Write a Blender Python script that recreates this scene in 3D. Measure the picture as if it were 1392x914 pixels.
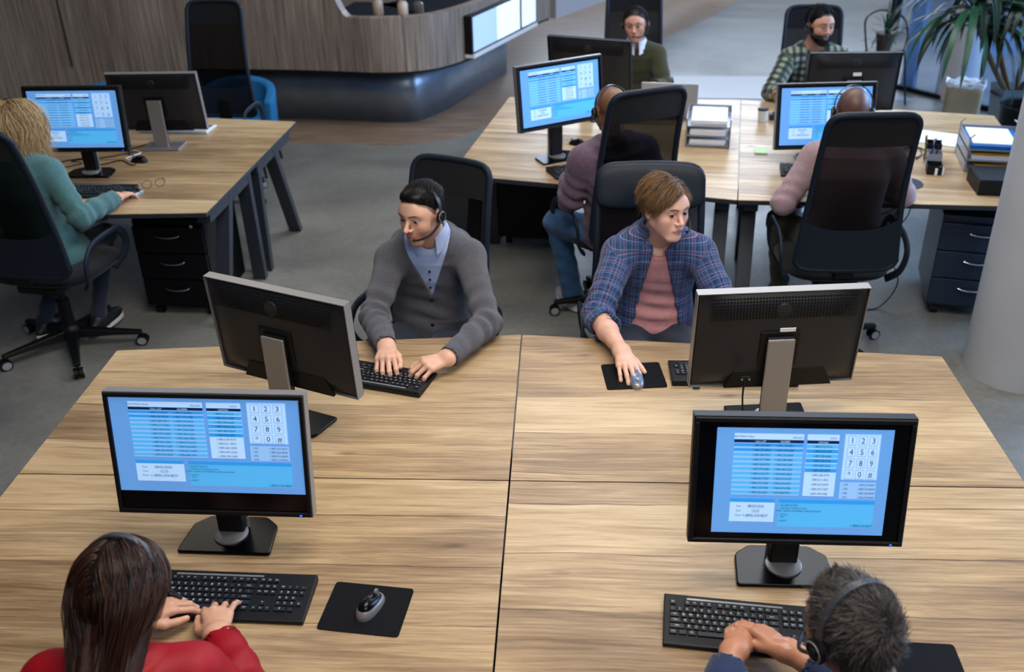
import bpy, math, random
import numpy as np
from mathutils import Vector, Matrix
random.seed(7); rng = np.random.default_rng(7)
PI = math.pi
SC = bpy.context.scene
for o in list(bpy.data.objects): bpy.data.objects.remove(o)
C = SC.collection

# ---------------------------------------------------------------- camera
cp_, cr_, cy_ = 0.509352119, -0.0233378199, -0.0608933739
CAMLOC = Vector((0.170594487, -2.49769923, 2.66301033))
v = Vector((math.sin(cy_)*math.cos(cp_), math.cos(cy_)*math.cos(cp_), -math.sin(cp_)))
rt = Vector((math.cos(cy_), -math.sin(cy_), 0)); up = rt.cross(v)
r1 = rt*math.cos(cr_)+up*math.sin(cr_); u1 = -rt*math.sin(cr_)+up*math.cos(cr_)
cam_d = bpy.data.cameras.new('camera'); cam = bpy.data.objects.new('camera', cam_d); C.objects.link(cam)
M = Matrix.Identity(4)
for i in range(3): M[i][0] = r1[i]; M[i][1] = u1[i]; M[i][2] = -v[i]; M[i][3] = CAMLOC[i]
cam.matrix_world = M
cam_d.sensor_width = 36; cam_d.lens = 1339.41/1392*36; cam_d.clip_end = 100
cam_d.dof.use_dof = True; cam_d.dof.focus_distance = 3.2; cam_d.dof.aperture_fstop = 2.8
SC.camera = cam
# ---------------------------------------------------------------- world and light
SC.view_settings.view_transform = 'Standard'; SC.view_settings.look = 'None'
SC.view_settings.gamma = 1; SC.view_settings.exposure = 0.0
wd = bpy.data.worlds.new('world'); SC.world = wd; wd.use_nodes = True
wd.node_tree.nodes['Background'].inputs[0].default_value = (0.62, 0.74, 1.0, 1)
wd.node_tree.nodes['Background'].inputs[1].default_value = 0.10
def area(name, loc, target, sx, sy, power, col):
    l = bpy.data.lights.new(name, 'AREA'); l.shape = 'RECTANGLE'; l.size = sx; l.size_y = sy; l.energy = power; l.color = col
    o = bpy.data.objects.new(name, l); C.objects.link(o); o.location = loc
    o.rotation_euler = (Vector(target)-Vector(loc)).to_track_quat('-Z', 'Y').to_euler(); return o
area('ceiling_light_panel', (0.5, -0.2, 4.3), (0.2, 0.4, 0), 2.6, 1.6, 142, (1.0, 0.93, 0.84))
area('ceiling_light_panel', (1.6, -3.0, 3.9), (0.1, 0.9, 0.8), 2.2, 1.2, 70, (1.0, 0.95, 0.9))
area('ceiling_light_panel', (1.0, 3.9, 4.3), (0.9, 3.6, 0), 3.4, 1.8, 130, (0.93, 0.95, 1.0))
area('ceiling_light_panel', (-3.0, 4.3, 4.3), (-2.6, 3.4, 0), 2.0, 1.2, 24, (1.0, 0.9, 0.76))
area('window_daylight', (7.0, 4.5, 2.6), (1.5, 3.5, 0.4), 6.0, 3.2, 760, (0.40, 0.64, 1.0))
area('window_daylight', (3.0, 13.5, 3.6), (1.5, 6.0, 0), 7.0, 3.0, 520, (0.70, 0.82, 1.0))

# ---------------------------------------------------------------- materials
def rgb(h, g=2.2):
    if isinstance(h, str): return tuple((int(h[i:i+2], 16)/255)**g for i in (0, 2, 4))+(1,)
    return tuple(h)+((1,) if len(h) == 3 else ())
def mk(name, col='808080', rough=.6, metal=0, bump=0, bscale=60, var=0, vscale=8, emit=None, es=1, alpha=None, attr=False, spec=.5, sss=0, coat=0, sheen=0):
    m = bpy.data.materials.new(name); m.use_nodes = True; n = m.node_tree.nodes; L = m.node_tree.links; b = n['Principled BSDF']
    c = rgb(col); b.inputs['Base Color'].default_value = c; b.inputs['Roughness'].default_value = rough; b.inputs['Metallic'].default_value = metal
    b.inputs['Specular IOR Level'].default_value = spec
    if coat: b.inputs['Coat Weight'].default_value = coat; b.inputs['Coat Roughness'].default_value = .12
    if sheen: b.inputs['Sheen Weight'].default_value = sheen
    tc = n.new('ShaderNodeTexCoord')
    src = None
    if attr:
        a = n.new('ShaderNodeAttribute'); a.attribute_name = 'tint'; src = a.outputs['Color']
    if var:
        nz = n.new('ShaderNodeTexNoise'); nz.inputs['Scale'].default_value = vscale; nz.inputs['Detail'].default_value = 5
        L.new(tc.outputs['Object'], nz.inputs['Vector'])
        mp = n.new('ShaderNodeMapRange'); mp.inputs[1].default_value = .3; mp.inputs[2].default_value = .7; mp.inputs[3].default_value = 1-var; mp.inputs[4].default_value = 1+var
        L.new(nz.outputs['Fac'], mp.inputs[0])
        mx = n.new('ShaderNodeVectorMath'); mx.operation = 'MULTIPLY'
        if src: L.new(src, mx.inputs[0])
        else: mx.inputs[0].default_value = c[:3]
        L.new(mp.outputs[0], mx.inputs[1]); src = mx.outputs[0]
    if src: L.new(src, b.inputs['Base Color'])
    if bump:
        nb = n.new('ShaderNodeTexNoise'); nb.inputs['Scale'].default_value = bscale; nb.inputs['Detail'].default_value = 3
        L.new(tc.outputs['Object'], nb.inputs['Vector']); bp = n.new('ShaderNodeBump'); bp.inputs['Strength'].default_value = bump; bp.inputs['Distance'].default_value = .01
        L.new(nb.outputs['Fac'], bp.inputs['Height']); L.new(bp.outputs[0], b.inputs['Normal'])
    if emit: b.inputs['Emission Color'].default_value = rgb(emit); b.inputs['Emission Strength'].default_value = es
    if alpha is not None: b.inputs['Alpha'].default_value = alpha
    if sss: b.inputs['Subsurface Weight'].default_value = sss; b.inputs['Subsurface Radius'].default_value = (.012, .004, .002); b.inputs['Subsurface Scale'].default_value = 1
    return m
class NT:
    def __init__(s, m): s.n = m.node_tree.nodes; s.L = m.node_tree.links; s.b = s.n['Principled BSDF']
    def tc(s, k='Object'): t = s.n.new('ShaderNodeTexCoord'); return t.outputs[k]
    def _set(s, sock, v):
        if v is None: return
        if hasattr(v, 'is_linked'): s.L.new(v, sock)
        else: sock.default_value = v
    def math(s, op, a, b=None, c=None, clamp=False):
        t = s.n.new('ShaderNodeMath'); t.operation = op; t.use_clamp = clamp
        s._set(t.inputs[0], a); s._set(t.inputs[1], b); s._set(t.inputs[2], c); return t.outputs[0]
    def vm(s, op, a, b=None):
        t = s.n.new('ShaderNodeVectorMath'); t.operation = op; s._set(t.inputs[0], a); s._set(t.inputs[1], b); return t.outputs[0]
    def noise(s, vec, sc, det=4, rough=.5, dist=0):
        t = s.n.new('ShaderNodeTexNoise'); s.L.new(vec, t.inputs['Vector']); t.inputs['Scale'].default_value = sc; t.inputs['Detail'].default_value = det; t.inputs['Roughness'].default_value = rough; t.inputs['Distortion'].default_value = dist; return t.outputs['Fac']
    def mr(s, x, a, b, c, d): t = s.n.new('ShaderNodeMapRange'); s._set(t.inputs[0], x); [s._set(t.inputs[i+1], q) for i, q in enumerate((a, b, c, d))]; return t.outputs[0]
    def mix(s, f, a, b, mode='MIX'):
        t = s.n.new('ShaderNodeMix'); t.data_type = 'RGBA'; t.blend_type = mode; s._set(t.inputs[0], f); s._set(t.inputs[6], a); s._set(t.inputs[7], b); return t.outputs[2]
    def ramp(s, f, stops):
        t = s.n.new('ShaderNodeValToRGB'); e = t.color_ramp.elements
        while len(e) < len(stops): e.new(.5)
        for q, (p, c) in zip(e, stops): q.position = p; q.color = rgb(c)
        s.L.new(f, t.inputs[0]); return t.outputs[0]
    def sep(s, vec): t = s.n.new('ShaderNodeSeparateXYZ'); s.L.new(vec, t.inputs[0]); return t.outputs
    def comb(s, x, y, z): t = s.n.new('ShaderNodeCombineXYZ'); s._set(t.inputs[0], x); s._set(t.inputs[1], y); s._set(t.inputs[2], z); return t.outputs[0]
    def bump(s, h, st=.3, d=.01): t = s.n.new('ShaderNodeBump'); t.inputs[0].default_value = st; t.inputs[1].default_value = d; s.L.new(h, t.inputs['Height']); s.L.new(t.outputs[0], s.b.inputs['Normal'])
def oak(name, tone=1.0):
    m = mk(name, 'c0a078', .38, spec=.4); t = NT(m)
    info = t.n.new('ShaderNodeObjectInfo')
    off = t.math('MULTIPLY', info.outputs['Random'], 37.0)
    p = t.sep(t.tc()); wig = t.noise(t.comb(t.math('ADD', t.math('MULTIPLY', p[0], 2.2), off), t.math('MULTIPLY', p[1], 2.5), off), 1.0, 2)
    yy = t.math('ADD', t.math('ADD', p[1], t.math('MULTIPLY', wig, .035)), off)
    row = t.math('DIVIDE', yy, .225); ri = t.math('FLOOR', row); rf = t.math('FRACT', row)
    wn = t.n.new('ShaderNodeTexWhiteNoise'); wn.noise_dimensions = '1D'; t.L.new(ri, wn.inputs['W'])
    xs = t.math('ADD', p[0], t.math('MULTIPLY', wn.outputs['Value'], 9.))
    g1 = t.noise(t.comb(t.math('MULTIPLY', xs, 1.1), t.math('MULTIPLY', yy, 13.), ri), 1.5, 7, .66, .9)
    g2 = t.noise(t.comb(t.math('MULTIPLY', xs, 3.5), t.math('MULTIPLY', yy, 110.), ri), 1.0, 4, .7)
    g3 = t.noise(t.comb(t.math('MULTIPLY', xs, .8), t.math('MULTIPLY', yy, 3.), ri), 1.3, 3)
    f = t.math('ADD', t.math('ADD', t.math('MULTIPLY', g1, .33), t.math('MULTIPLY', g2, .31)), t.math('MULTIPLY', g3, .36))
    f = t.math('ADD', f, t.math('MULTIPLY', t.math('SUBTRACT', wn.outputs['Value'], .5), .12))
    col = t.ramp(f, [(.34, '6a543a'), (.44, '90775a'), (.51, 'ab916d'), (.59, 'bfa682'), (.70, 'd2bb98')])
    # dark checks along plank joints and knots
    e = t.math('MINIMUM', rf, t.math('SUBTRACT', 1., rf))
    br = t.noise(t.comb(t.math('MULTIPLY', xs, 1.6), ri, 3.1), 1.0, 2)
    br2 = t.noise(t.comb(t.math('MULTIPLY', xs, 7.), t.math('MULTIPLY', yy, 3.), ri), 1.0, 3)
    cw = t.math('MULTIPLY', t.mr(br, .44, .66, .004, .022), t.mr(br2, .3, .7, .35, 1.4))
    crack = t.math('MULTIPLY', t.math('SUBTRACT', 1., t.math('DIVIDE', e, cw), clamp=True), t.mr(br, .42, .54, 0., 1.), clamp=True)
    crack = t.math('POWER', crack, .4)
    v2 = t.n.new('ShaderNodeTexVoronoi'); v2.inputs['Scale'].default_value = 1.0; v2.inputs['Randomness'].default_value = 1
    t.L.new(t.comb(t.math('MULTIPLY', xs, 2.3), t.math('MULTIPLY', yy, 7.), off), v2.inputs['Vector'])
    kn = t.mr(v2.outputs['Distance'], .02, .11, 1., 0.)
    vc = t.sep(v2.outputs['Color']); kn = t.math('MULTIPLY', kn, t.math('GREATER_THAN', vc[0], .45))
    dark = t.math('MAXIMUM', t.math('MULTIPLY', crack, .9), t.math('MULTIPLY', kn, .75), clamp=True)
    col = t.mix(dark, col, rgb('4c3826'))
    if tone != 1: col = t.mix(1., col, (tone, tone, tone, 1), 'MULTIPLY')
    t.L.new(col, t.b.inputs['Base Color']); t.bump(f, .08, .004)
    t.L.new(t.mr(g1, .3, .7, .42, .3), t.b.inputs['Roughness'])
    return m
MT = {}
MT['oak'] = oak('oak_laminate')
MT['black'] = mk('black_plastic', '101114', .5, spec=.3, bump=.05, bscale=400)
MT['blackgloss'] = mk('glossy_black', '0c0d10', .22, spec=.22)
MT['darksteel'] = mk('dark_blue_steel', '2b313b', .45, metal=.1, var=.08)
MT['silver'] = mk('silver_plastic', '8f8e8f', .36, metal=.5)
MT['monback'] = mk('dark_back_shell', '25262b', .42, spec=.35, bump=.03, bscale=300)
MT['fabric'] = mk('black_upholstery', '0d1016', .9, spec=.2, bump=.35, bscale=500, var=.12, vscale=120, sheen=.15)
MT['frame'] = mk('chair_shell', '1b222d', .55, spec=.25, bump=.05, bscale=200)
MT['ped'] = mk('pedestal_black', '0b0d12', .45, spec=.25, var=.1)
MT['pedblue'] = mk('pedestal_navy', '202b3c', .4, var=.1)
MT['chrome'] = mk('chrome', 'c9d0d8', .18, metal=1)
MT['pad'] = mk('mouse_mat_fabric', '0e0f14', .85, spec=.2, bump=.2, bscale=900)
MT['white'] = mk('white_plastic', 'd8dadd', .45)
MT['paper'] = mk('paper', 'dfe3ee', .8, var=.04)
MT['col'] = mk('column_paint', 'b2b5bb', .7, bump=.1, bscale=30, var=.05, vscale=3)
MT['caster'] = mk('caster_grey', '8d9197', .5)
MT['concrete'] = None
m = mk('concrete_floor', '8a8983', .42, spec=.4); t = NT(m)
p = t.tc(); n1 = t.noise(p, .9, 6, .6, .4); n2 = t.noise(p, 30, 4, .6)
n3 = t.noise(t.vm('MULTIPLY', p, (.5, 1.4, 1)), .8, 3, .5, 1.2)
f = t.math('ADD', t.math('ADD', t.math('MULTIPLY', n1, .5), t.math('MULTIPLY', n2, .18)), t.math('MULTIPLY', n3, .32))
t.L.new(t.ramp(f, [(.32, '525353'), (.5, '73736f'), (.68, '92918b')]), t.b.inputs['Base Color'])
t.L.new(t.mr(n1, .3, .7, .5, .3), t.b.inputs['Roughness']); t.bump(n2, .06, .004)
MT['concrete'] = m
m = mk('brown_floor_vinyl', '7d6552', .35); t = NT(m); p = t.tc()
n1 = t.noise(t.vm('MULTIPLY', p, (1, 12, 1)), 2., 5, .6)
t.L.new(t.ramp(n1, [(.3, '6a5646'), (.5, '84705e'), (.7, '978270')]), t.b.inputs['Base Color']); MT['brown'] = m
m = mk('striped_veneer', '6b6058', .5); t = NT(m); p = t.sep(t.tc('UV'))
n1 = t.noise(t.comb(t.math('MULTIPLY', p[0], 60.), t.math('MULTIPLY', p[1], 1.2), 0.), 1., 5, .7)
n2 = t.noise(t.comb(t.math('MULTIPLY', p[0], 1.6), t.math('MULTIPLY', p[1], .6), 4.), 1., 3)
f = t.math('ADD', t.math('MULTIPLY', n1, .7), t.math('MULTIPLY', n2, .3))
t.L.new(t.ramp(f, [(.36, '5a4f45'), (.5, '80736a'), (.64, 'a39689')]), t.b.inputs['Base Color']); t.bump(n1, .1, .004); MT['veneer'] = m
m = mk('chair_mesh_net', '040508', .8, spec=.1, alpha=.74); MT['net'] = m

# ---------------------------------------------------------------- geometry helpers
class G:
    def __init__(s): s.V = []; s.F = []; s.M = []; s.mi = 0
    def add(s, V, F):
        b = len(s.V); s.V += [tuple(map(float, q)) for q in V]; s.F += [tuple(i+b for i in f) for f in F]; s.M += [s.mi]*len(F); return s
    def box(s, c, d, R=None):
        x, y, z = d[0]/2, d[1]/2, d[2]/2
        V = [Vector(q) for q in ((-x,-y,-z),(x,-y,-z),(x,y,-z),(-x,y,-z),(-x,-y,z),(x,-y,z),(x,y,z),(-x,y,z))]
        if R is not None: V = [R @ q for q in V]
        return s.add([Vector(c)+q for q in V], [(0,3,2,1),(4,5,6,7),(0,1,5,4),(1,2,6,5),(2,3,7,6),(3,0,4,7)])
    def prism(s, poly, z0, z1):
        n = len(poly); V = [(x, y, z0) for x, y in poly]+[(x, y, z1) for x, y in poly]
        return s.add(V, [tuple(range(n-1, -1, -1)), tuple(range(n, 2*n))]+[(i, (i+1) % n, n+(i+1) % n, n+i) for i in range(n)])
    def bar(s, a, b, w, h, up=(0, 0, 1)):
        a = Vector(a); b = Vector(b); d = (b-a); L = d.length; d.normalize(); x = d.cross(Vector(up)).normalized(); u = x.cross(d)
        R = Matrix((x, d, u)).transposed(); return s.box((a+b)/2, (w, L, h), R)
    def tube(s, P, r, n=8, sy=1.0, closed=False, up=(0, 0, 1), cap=True):
        P = [Vector(q) for q in P]; N = len(P); rs = r if isinstance(r, (list, tuple)) else [r]*N; V = []; F = []
        pu = None
        for i in range(N):
            if closed: d = P[(i+1) % N]-P[i-1]
            else: d = P[min(i+1, N-1)]-P[max(i-1, 0)]
            d.normalize(); u = Vector(up) if pu is None else pu
            x = d.cross(u)
            if x.length < 1e-4: x = d.cross(Vector((0, 1, .1)))
            x.normalize(); u = x.cross(d).normalized(); pu = u
            for k in range(n):
                a = 2*PI*k/n; V.append(P[i]+x*math.cos(a)*rs[i]+u*math.sin(a)*rs[i]*sy)
        for i in range(N if closed else N-1):
            for k in range(n): j = (i+1) % N; F.append((i*n+k, i*n+(k+1) % n, j*n+(k+1) % n, j*n+k))
        if not closed and cap: F += [tuple(range(n-1, -1, -1)), tuple((N-1)*n+k for k in range(n))]
        return s.add(V, F)
    def lathe(s, prof, n=24, c=(0, 0, 0), sx=1, sy=1):
        V = [(c[0]+r*math.cos(2*PI*k/n)*sx, c[1]+r*math.sin(2*PI*k/n)*sy, c[2]+z) for r, z in prof for k in range(n)]
        F = [(i*n+k, i*n+(k+1) % n, (i+1)*n+(k+1) % n, (i+1)*n+k) for i in range(len(prof)-1) for k in range(n)]
        F += [tuple(range(n-1, -1, -1)), tuple((len(prof)-1)*n+k for k in range(n))]
        return s.add(V, F)
    def grid(s, fn, nu, nv, close_u=False):
        V = [fn(i/(nu if close_u else nu-1), j/(nv-1)) for j in range(nv) for i in range(nu)]
        F = [(j*nu+i, j*nu+(i+1) % nu, (j+1)*nu+(i+1) % nu, (j+1)*nu+i) for j in range(nv-1) for i in range(nu if close_u else nu-1)]
        return s.add(V, F)
    def slab(s, fn, nu, nv, th):      # two-sided shell: fn(u,v)->(point, thickness direction)
        A = [fn(i/(nu-1), j/(nv-1)) for j in range(nv) for i in range(nu)]
        V = [Vector(p) for p, q in A]+[Vector(p)+Vector(q)*th for p, q in A]; n = nu*nv
        F = []
        for j in range(nv-1):
            for i in range(nu-1):
                a, b, c, d = j*nu+i, j*nu+i+1, (j+1)*nu+i+1, (j+1)*nu+i; F += [(a, b, c, d), (d+n, c+n, b+n, a+n)]
        for i in range(nu-1): F += [(i+1, i, i+n, i+1+n), ((nv-1)*nu+i, (nv-1)*nu+i+1, (nv-1)*nu+i+1+n, (nv-1)*nu+i+n)]
        for j in range(nv-1): F += [(j*nu, (j+1)*nu, (j+1)*nu+n, j*nu+n), ((j+1)*nu+nu-1, j*nu+nu-1, j*nu+nu-1+n, (j+1)*nu+nu-1+n)]
        return s.add(V, F)
def mesh_data(name, V, F, mats, fm=None, smooth=False):
    me = bpy.data.meshes.new(name)
    V = np.asarray(V, dtype=np.float32).reshape(-1, 3)
    if isinstance(F, np.ndarray):
        nf, k = F.shape; me.vertices.add(len(V)); me.vertices.foreach_set('co', V.ravel())
        me.loops.add(nf*k); me.loops.foreach_set('vertex_index', F.ravel().astype(np.int32))
        me.polygons.add(nf); me.polygons.foreach_set('loop_start', np.arange(0, nf*k, k, dtype=np.int32)); me.update(calc_edges=True)
    else: me.from_pydata([tuple(q) for q in V.tolist()], [], F)
    for m in mats: me.materials.append(m)
    if fm is not None and len(mats) > 1: me.polygons.foreach_set('material_index', np.asarray(fm, dtype=np.int32))
    if smooth: me.polygons.foreach_set('use_smooth', np.ones(len(me.polygons), dtype=bool))
    me.update(); return me
def put(name, g, mat, parent=None, loc=(0, 0, 0), rz=0, bevel=0, smooth=False, seg=2, auto=None, sub=0):
    mats = mat if isinstance(mat, (list, tuple)) else [mat]
    mats = [MT[q] if isinstance(q, str) else q for q in mats]
    me = mesh_data(name, g.V, g.F, mats, g.M, smooth)
    o = bpy.data.objects.new(name, me); C.objects.link(o); o.location = loc; o.rotation_euler = (0, 0, rz)
    if parent is not None: o.parent = parent
    if bevel:
        b = o.modifiers.new('bevel', 'BEVEL'); b.width = bevel; b.segments = seg; b.limit_method = 'ANGLE'; b.angle_limit = .6
    if sub: q = o.modifiers.new('sub', 'SUBSURF'); q.levels = sub; q.render_levels = sub
    if auto:
        try: me.set_sharp_from_angle(angle=auto)
        except Exception: pass
    return o
def tag(o, label=None, cat=None, group=None, kind=None):
    if label: o['label'] = label
    if cat: o['category'] = cat
    if group: o['group'] = group
    if kind: o['kind'] = kind
    return o
def thing(name, label, cat, loc=(0, 0, 0), rz=0, group=None):
    o = bpy.data.objects.new(name, None); C.objects.link(o); o.location = loc; o.rotation_euler = (0, 0, rz); o.empty_display_size = .1
    return tag(o, label, cat, group)
def dup(o, loc=None, rz=None, label=None, parent=None, group=None):
    c = o.copy(); C.objects.link(c); c.parent = parent
    for ch in list(o.children): dup(ch, parent=c)
    if loc is not None: c.location = loc
    if rz is not None: c.rotation_euler = (0, 0, rz)
    if label: c['label'] = label
    if group: c['group'] = group
    return c
def fold(pts, n=6, r=.02):           # rounded polygon
    out = []; N = len(pts)
    for i in range(N):
        p = Vector(pts[i]); a = (Vector(pts[i-1])-p); b = (Vector(pts[(i+1) % N])-p); rr = min(r, a.length*.45, b.length*.45)
        A = p+a.normalized()*rr; B = p+b.normalized()*rr
        for k in range(n+1): t_ = k/n; out.append(tuple((A*(1-t_)**2+p*2*t_*(1-t_)+B*t_*t_)[:]))
    return out
def arcpts(fn, n): return [fn(i/(n-1)) for i in range(n)]
def path_smooth(P, n=8):
    P = [Vector(p) for p in P]; out = []
    for i in range(len(P)-1):
        p0 = P[max(i-1, 0)]; p1 = P[i]; p2 = P[i+1]; p3 = P[min(i+2, len(P)-1)]
        for k in range(n):
            t_ = k/n; out.append(.5*((2*p1)+(p2-p0)*t_+(2*p0-5*p1+4*p2-p3)*t_*t_+(3*p1-p0-3*p2+p3)*t_**3))
    out.append(P[-1]); return out
_gc = {}
def glyphs(txt, size):
    k = txt
    if k not in _gc:
        cu = bpy.data.curves.new('t', 'FONT'); cu.body = txt; cu.size = 1; cu.align_x = 'CENTER'; cu.align_y = 'CENTER'; cu.resolution_u = 2
        ob = bpy.data.objects.new('t', cu); me = ob.to_mesh(); V = [tuple(q.co) for q in me.vertices]; F = [tuple(p.vertices) for p in me.polygons]
        ob.to_mesh_clear(); bpy.data.objects.remove(ob); bpy.data.curves.remove(cu); _gc[k] = (V, F)
    V, F = _gc[k]; return [(x*size, y*size, z*size) for x, y, z in V], F
#@@SETTING
# ---------------------------------------------------------------- the setting
def struct(name, g, mat, loc=(0, 0, 0), label=None, **k):
    o = put(name, g, mat, loc=loc, **k); o['kind'] = 'structure'
    if label: o['label'] = label
    return o
g = G(); g.prism([(-9, -6), (9, -6), (9, 16), (-9, 16)], -.1, 0); struct('floor', g, 'concrete', label='grey mottled concrete floor of the office')
P = path_smooth([(-9, 5.68, 0), (-4, 5.7, 0), (-1.92, 5.64, 0), (-1.28, 5.6, 0), (-.97, 5.68, 0), (-.7, 5.9, 0), (-.35, 6.5, 0), (.3, 7.9, 0), (1.38, 9.63, 0), (2.53, 11.87, 0), (3.8, 15.8, 0)], 6)
g = G(); g.prism([(p.x, p.y) for p in P]+[(-9, 15.8)], .0, .004); struct('trim_1', g, 'brown', label='brown strip of flooring curving around the wooden counter')
g = G(); g.prism([(.9, 7.0), (2.5, 6.9), (3.45, 6.85), (3.3, 7.25), (2.4, 7.75), (1.0, 7.8)], .0, .004)  # sunlit stretch of the concrete floor, its brightness put into a pale strip
MT['sunlitfloor'] = mk('painted_sunlit_floor', '8f939b', .35, var=.06, vscale=2)
struct('painted_sun_patch', g, 'sunlitfloor', label='sunlight painted as a pale band on the floor behind the right-hand desks')
# wood-clad counter wall: tall on the left, dipping to a worktop at the rounded corner
face = path_smooth([(-9, 6.32, 0), (-5, 6.18, 0), (-2.58, 6.02, 0), (-1.92, 5.95, 0), (-1.37, 5.87, 0), (-.97, 5.98, 0), (-.69, 6.35, 0), (-.5, 6.8, 0), (-.19, 7.7, 0), (.5, 9.0, 0), (1.3, 10.5, 0), (2.2, 12.4, 0)], 36)
def topz(x): 
    t_ = min(1, max(0, (x+2.2)/.55)); t_ = t_*t_*(3-2*t_); return 2.6*(1-t_)+1.0*t_
def wallstrip(x0, x1, zb, ztf, th, inset=0):
    g = G(); pts = [p for p in face if x0 <= p.x <= x1]; n = len(pts); L = 0; us = []
    V = []
    for i, p in enumerate(pts):
        d = (pts[min(i+1, n-1)]-pts[max(i-1, 0)]).normalized(); nn = Vector((-d.y, d.x, 0))
        if i: L += (p-pts[i-1]).length
        us.append(L); a = p+nn*inset; b = a+nn*th; zt = ztf(p.x)
        V += [(a.x, a.y, zb), (a.x, a.y, zt), (b.x, b.y, zt), (b.x, b.y, zb)]
    F = []
    for i in range(n-1):
        for k in range(4): F.append((4*i+k, 4*(i+1)+k, 4*(i+1)+(k+1) % 4, 4*i+(k+1) % 4))
    F += [(0, 1, 2, 3), (4*n-1, 4*n-2, 4*n-3, 4*n-4)]; g.add(V, F); return g, us
def uvstrip(o, us):
    me = o.data; uv = me.uv_layers.new(name='UVMap')
    for l in me.loops: uv.data[l.index].uv = (us[l.vertex_index//4], me.vertices[l.vertex_index].co.z)
segs = [(-9.1, -4.6), (-4.6, -3.3), (-3.3, -1.6), (-1.6, .1)]
cw = thing('reception_counter', 'long striped wood counter with a rounded corner and dark recessed plinth', 'counter', (-1.5, 6.3, 0))
def sub_at(o, par): o.parent = par; o.location = -par.location
bounds = [-9.1, -3.1, -2.35, -1.2, -.2, .0]
for i in range(len(bounds)-1):
    a, b = bounds[i], bounds[i+1]
    g, us = wallstrip(a, b+.02, .55 if i else .0, topz if b > -3 else (lambda x: 2.6), .1)
    ang = 0; o = put('veneer_panel', g, 'veneer', smooth=False); uvstrip(o, [u+a*1.3 for u in us]); sub_at(o, cw)
g, us = wallstrip(-9.1, -.12, 0, lambda x: .55, .12, .36); MT['plinth'] = mk('plinth_dark_metal', '7d8796', .32, metal=.6, var=.1); sub_at(put('plinth', g, 'plinth', smooth=True), cw)
g, us = wallstrip(-3.1, .0, .53, lambda x: .55, .5); sub_at(put('soffit', g, 'black'), cw)
g, us = wallstrip(-1.9, .0, .94, lambda x: .97, .75, .08); sub_at(put('worktop', g, 'blackgloss'), cw)
g = G(); g.tube([(-4.22, 6.125, .56), (-4.22, 6.125, 2.6)], .008, 6); sub_at(put('panel_joint', g, 'black'), cw)
g = G(); g.tube([(-4.93, 6.175, .56), (-4.93, 6.175, 2.6)], .02, 6); sub_at(put('panel_joint', g, 'black'), cw)
# small jars on the counter worktop
for (x, y, hh, cc) in ((-1.44, 6.16, .14, 'a58f80'), (-1.22, 6.12, .12, 'b9a796'), (-1.1, 6.2, .1, '57504d')):
    g = G(); g.lathe([(.04, 0), (.045, .01), (.045, hh*.8), (.03, hh*.95), (.03, hh)], 16)
    tag(put('jar', g, mk('jar_glaze', cc, .3), loc=(x, y, .97), smooth=True, auto=.7), {0: 'rosy beige jar on the black counter worktop, left one', 1: 'pale beige jar on the black counter worktop, middle one', 2: 'dark grey jar on the black counter worktop, right one'}[[-1.44, -1.22, -1.1].index(x)], 'jar', 'jars on the counter worktop')
# display windows on the counter face
wdp = thing('display_case', 'row of bright bluish white backlit panels set in the wooden counter', 'display', (-.69, 6.3, .55))
MT['lit'] = mk('lit_panel', 'dfe9f7', .3, emit='cfe0fa', es=.75); MT['litblue'] = mk('lit_panel_blue', 'a9c3e8', .3, emit='9dbce6', es=.6)
A = Vector((-.72, 6.28, 0)); B = Vector((-.2, 7.62, 0)); d = (B-A).normalized(); nn = Vector((d.y, -d.x, 0))
def disp_box(name, s0, s1, z0, z1, off, th, mat):
    g = G(); L = (B-A).length; p0 = A+d*L*s0+nn*off; p1 = A+d*L*s1+nn*off; q0 = p0+nn*th; q1 = p1+nn*th
    g.prism([(p0.x, p0.y), (p1.x, p1.y), (q1.x, q1.y), (q0.x, q0.y)], z0, z1); o = put(name, g, mat); sub_at(o, wdp)
disp_box('casing', 0, 1, .60, .93, .0, .07, 'black'); 
disp_box('lower_ledge', .0, 1, .57, .60, .0, .09, 'white')
for s0, s1, mm in ((.02, .36, 'litblue'), (.365, .72, 'lit'), (.76, .99, 'lit')): disp_box('lit_panel', s0, s1, .62, .915, .07, .006, mm)
g = G(); g.prism([(.06, 8.25), (.75, 9.45), (2.2, 12.0), (2.1, 12.06), (-.02, 8.32)], .5, 1.1); tag(put('counter_screen', g, mk('pale_lilac_panel', 'a9a3a8', .5), loc=(0, 0, 0)), 'pale lilac panel continuing behind the wooden counter', 'panel')
# walls that close the room
MT['wallpaint'] = mk('wall_paint', '8f9298', .8, var=.04, vscale=2)
g = G(); g.box((0, 15.9, 1.6), (18, .2, 3.2)); struct('wall_back', g, 'wallpaint')
# big foreground column and the far one
g = G(); g.lathe([(.25, 0), (.25, 3.4)], 64)
struct('wall_column', g, 'col', loc=(2.475, 1.95, 0), smooth=True, auto=.6, label='thick round grey concrete column beside the front desk')
g = G(); g.lathe([(.19, 0), (.19, 3.4)], 48); struct('wall_pillar', g, mk('pale_pillar', 'b4b3b4', .7, var=.04), loc=(3.86, 6.95, 0), smooth=True, auto=.6, label='slim pale round pillar behind the big leafy plant')
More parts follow.
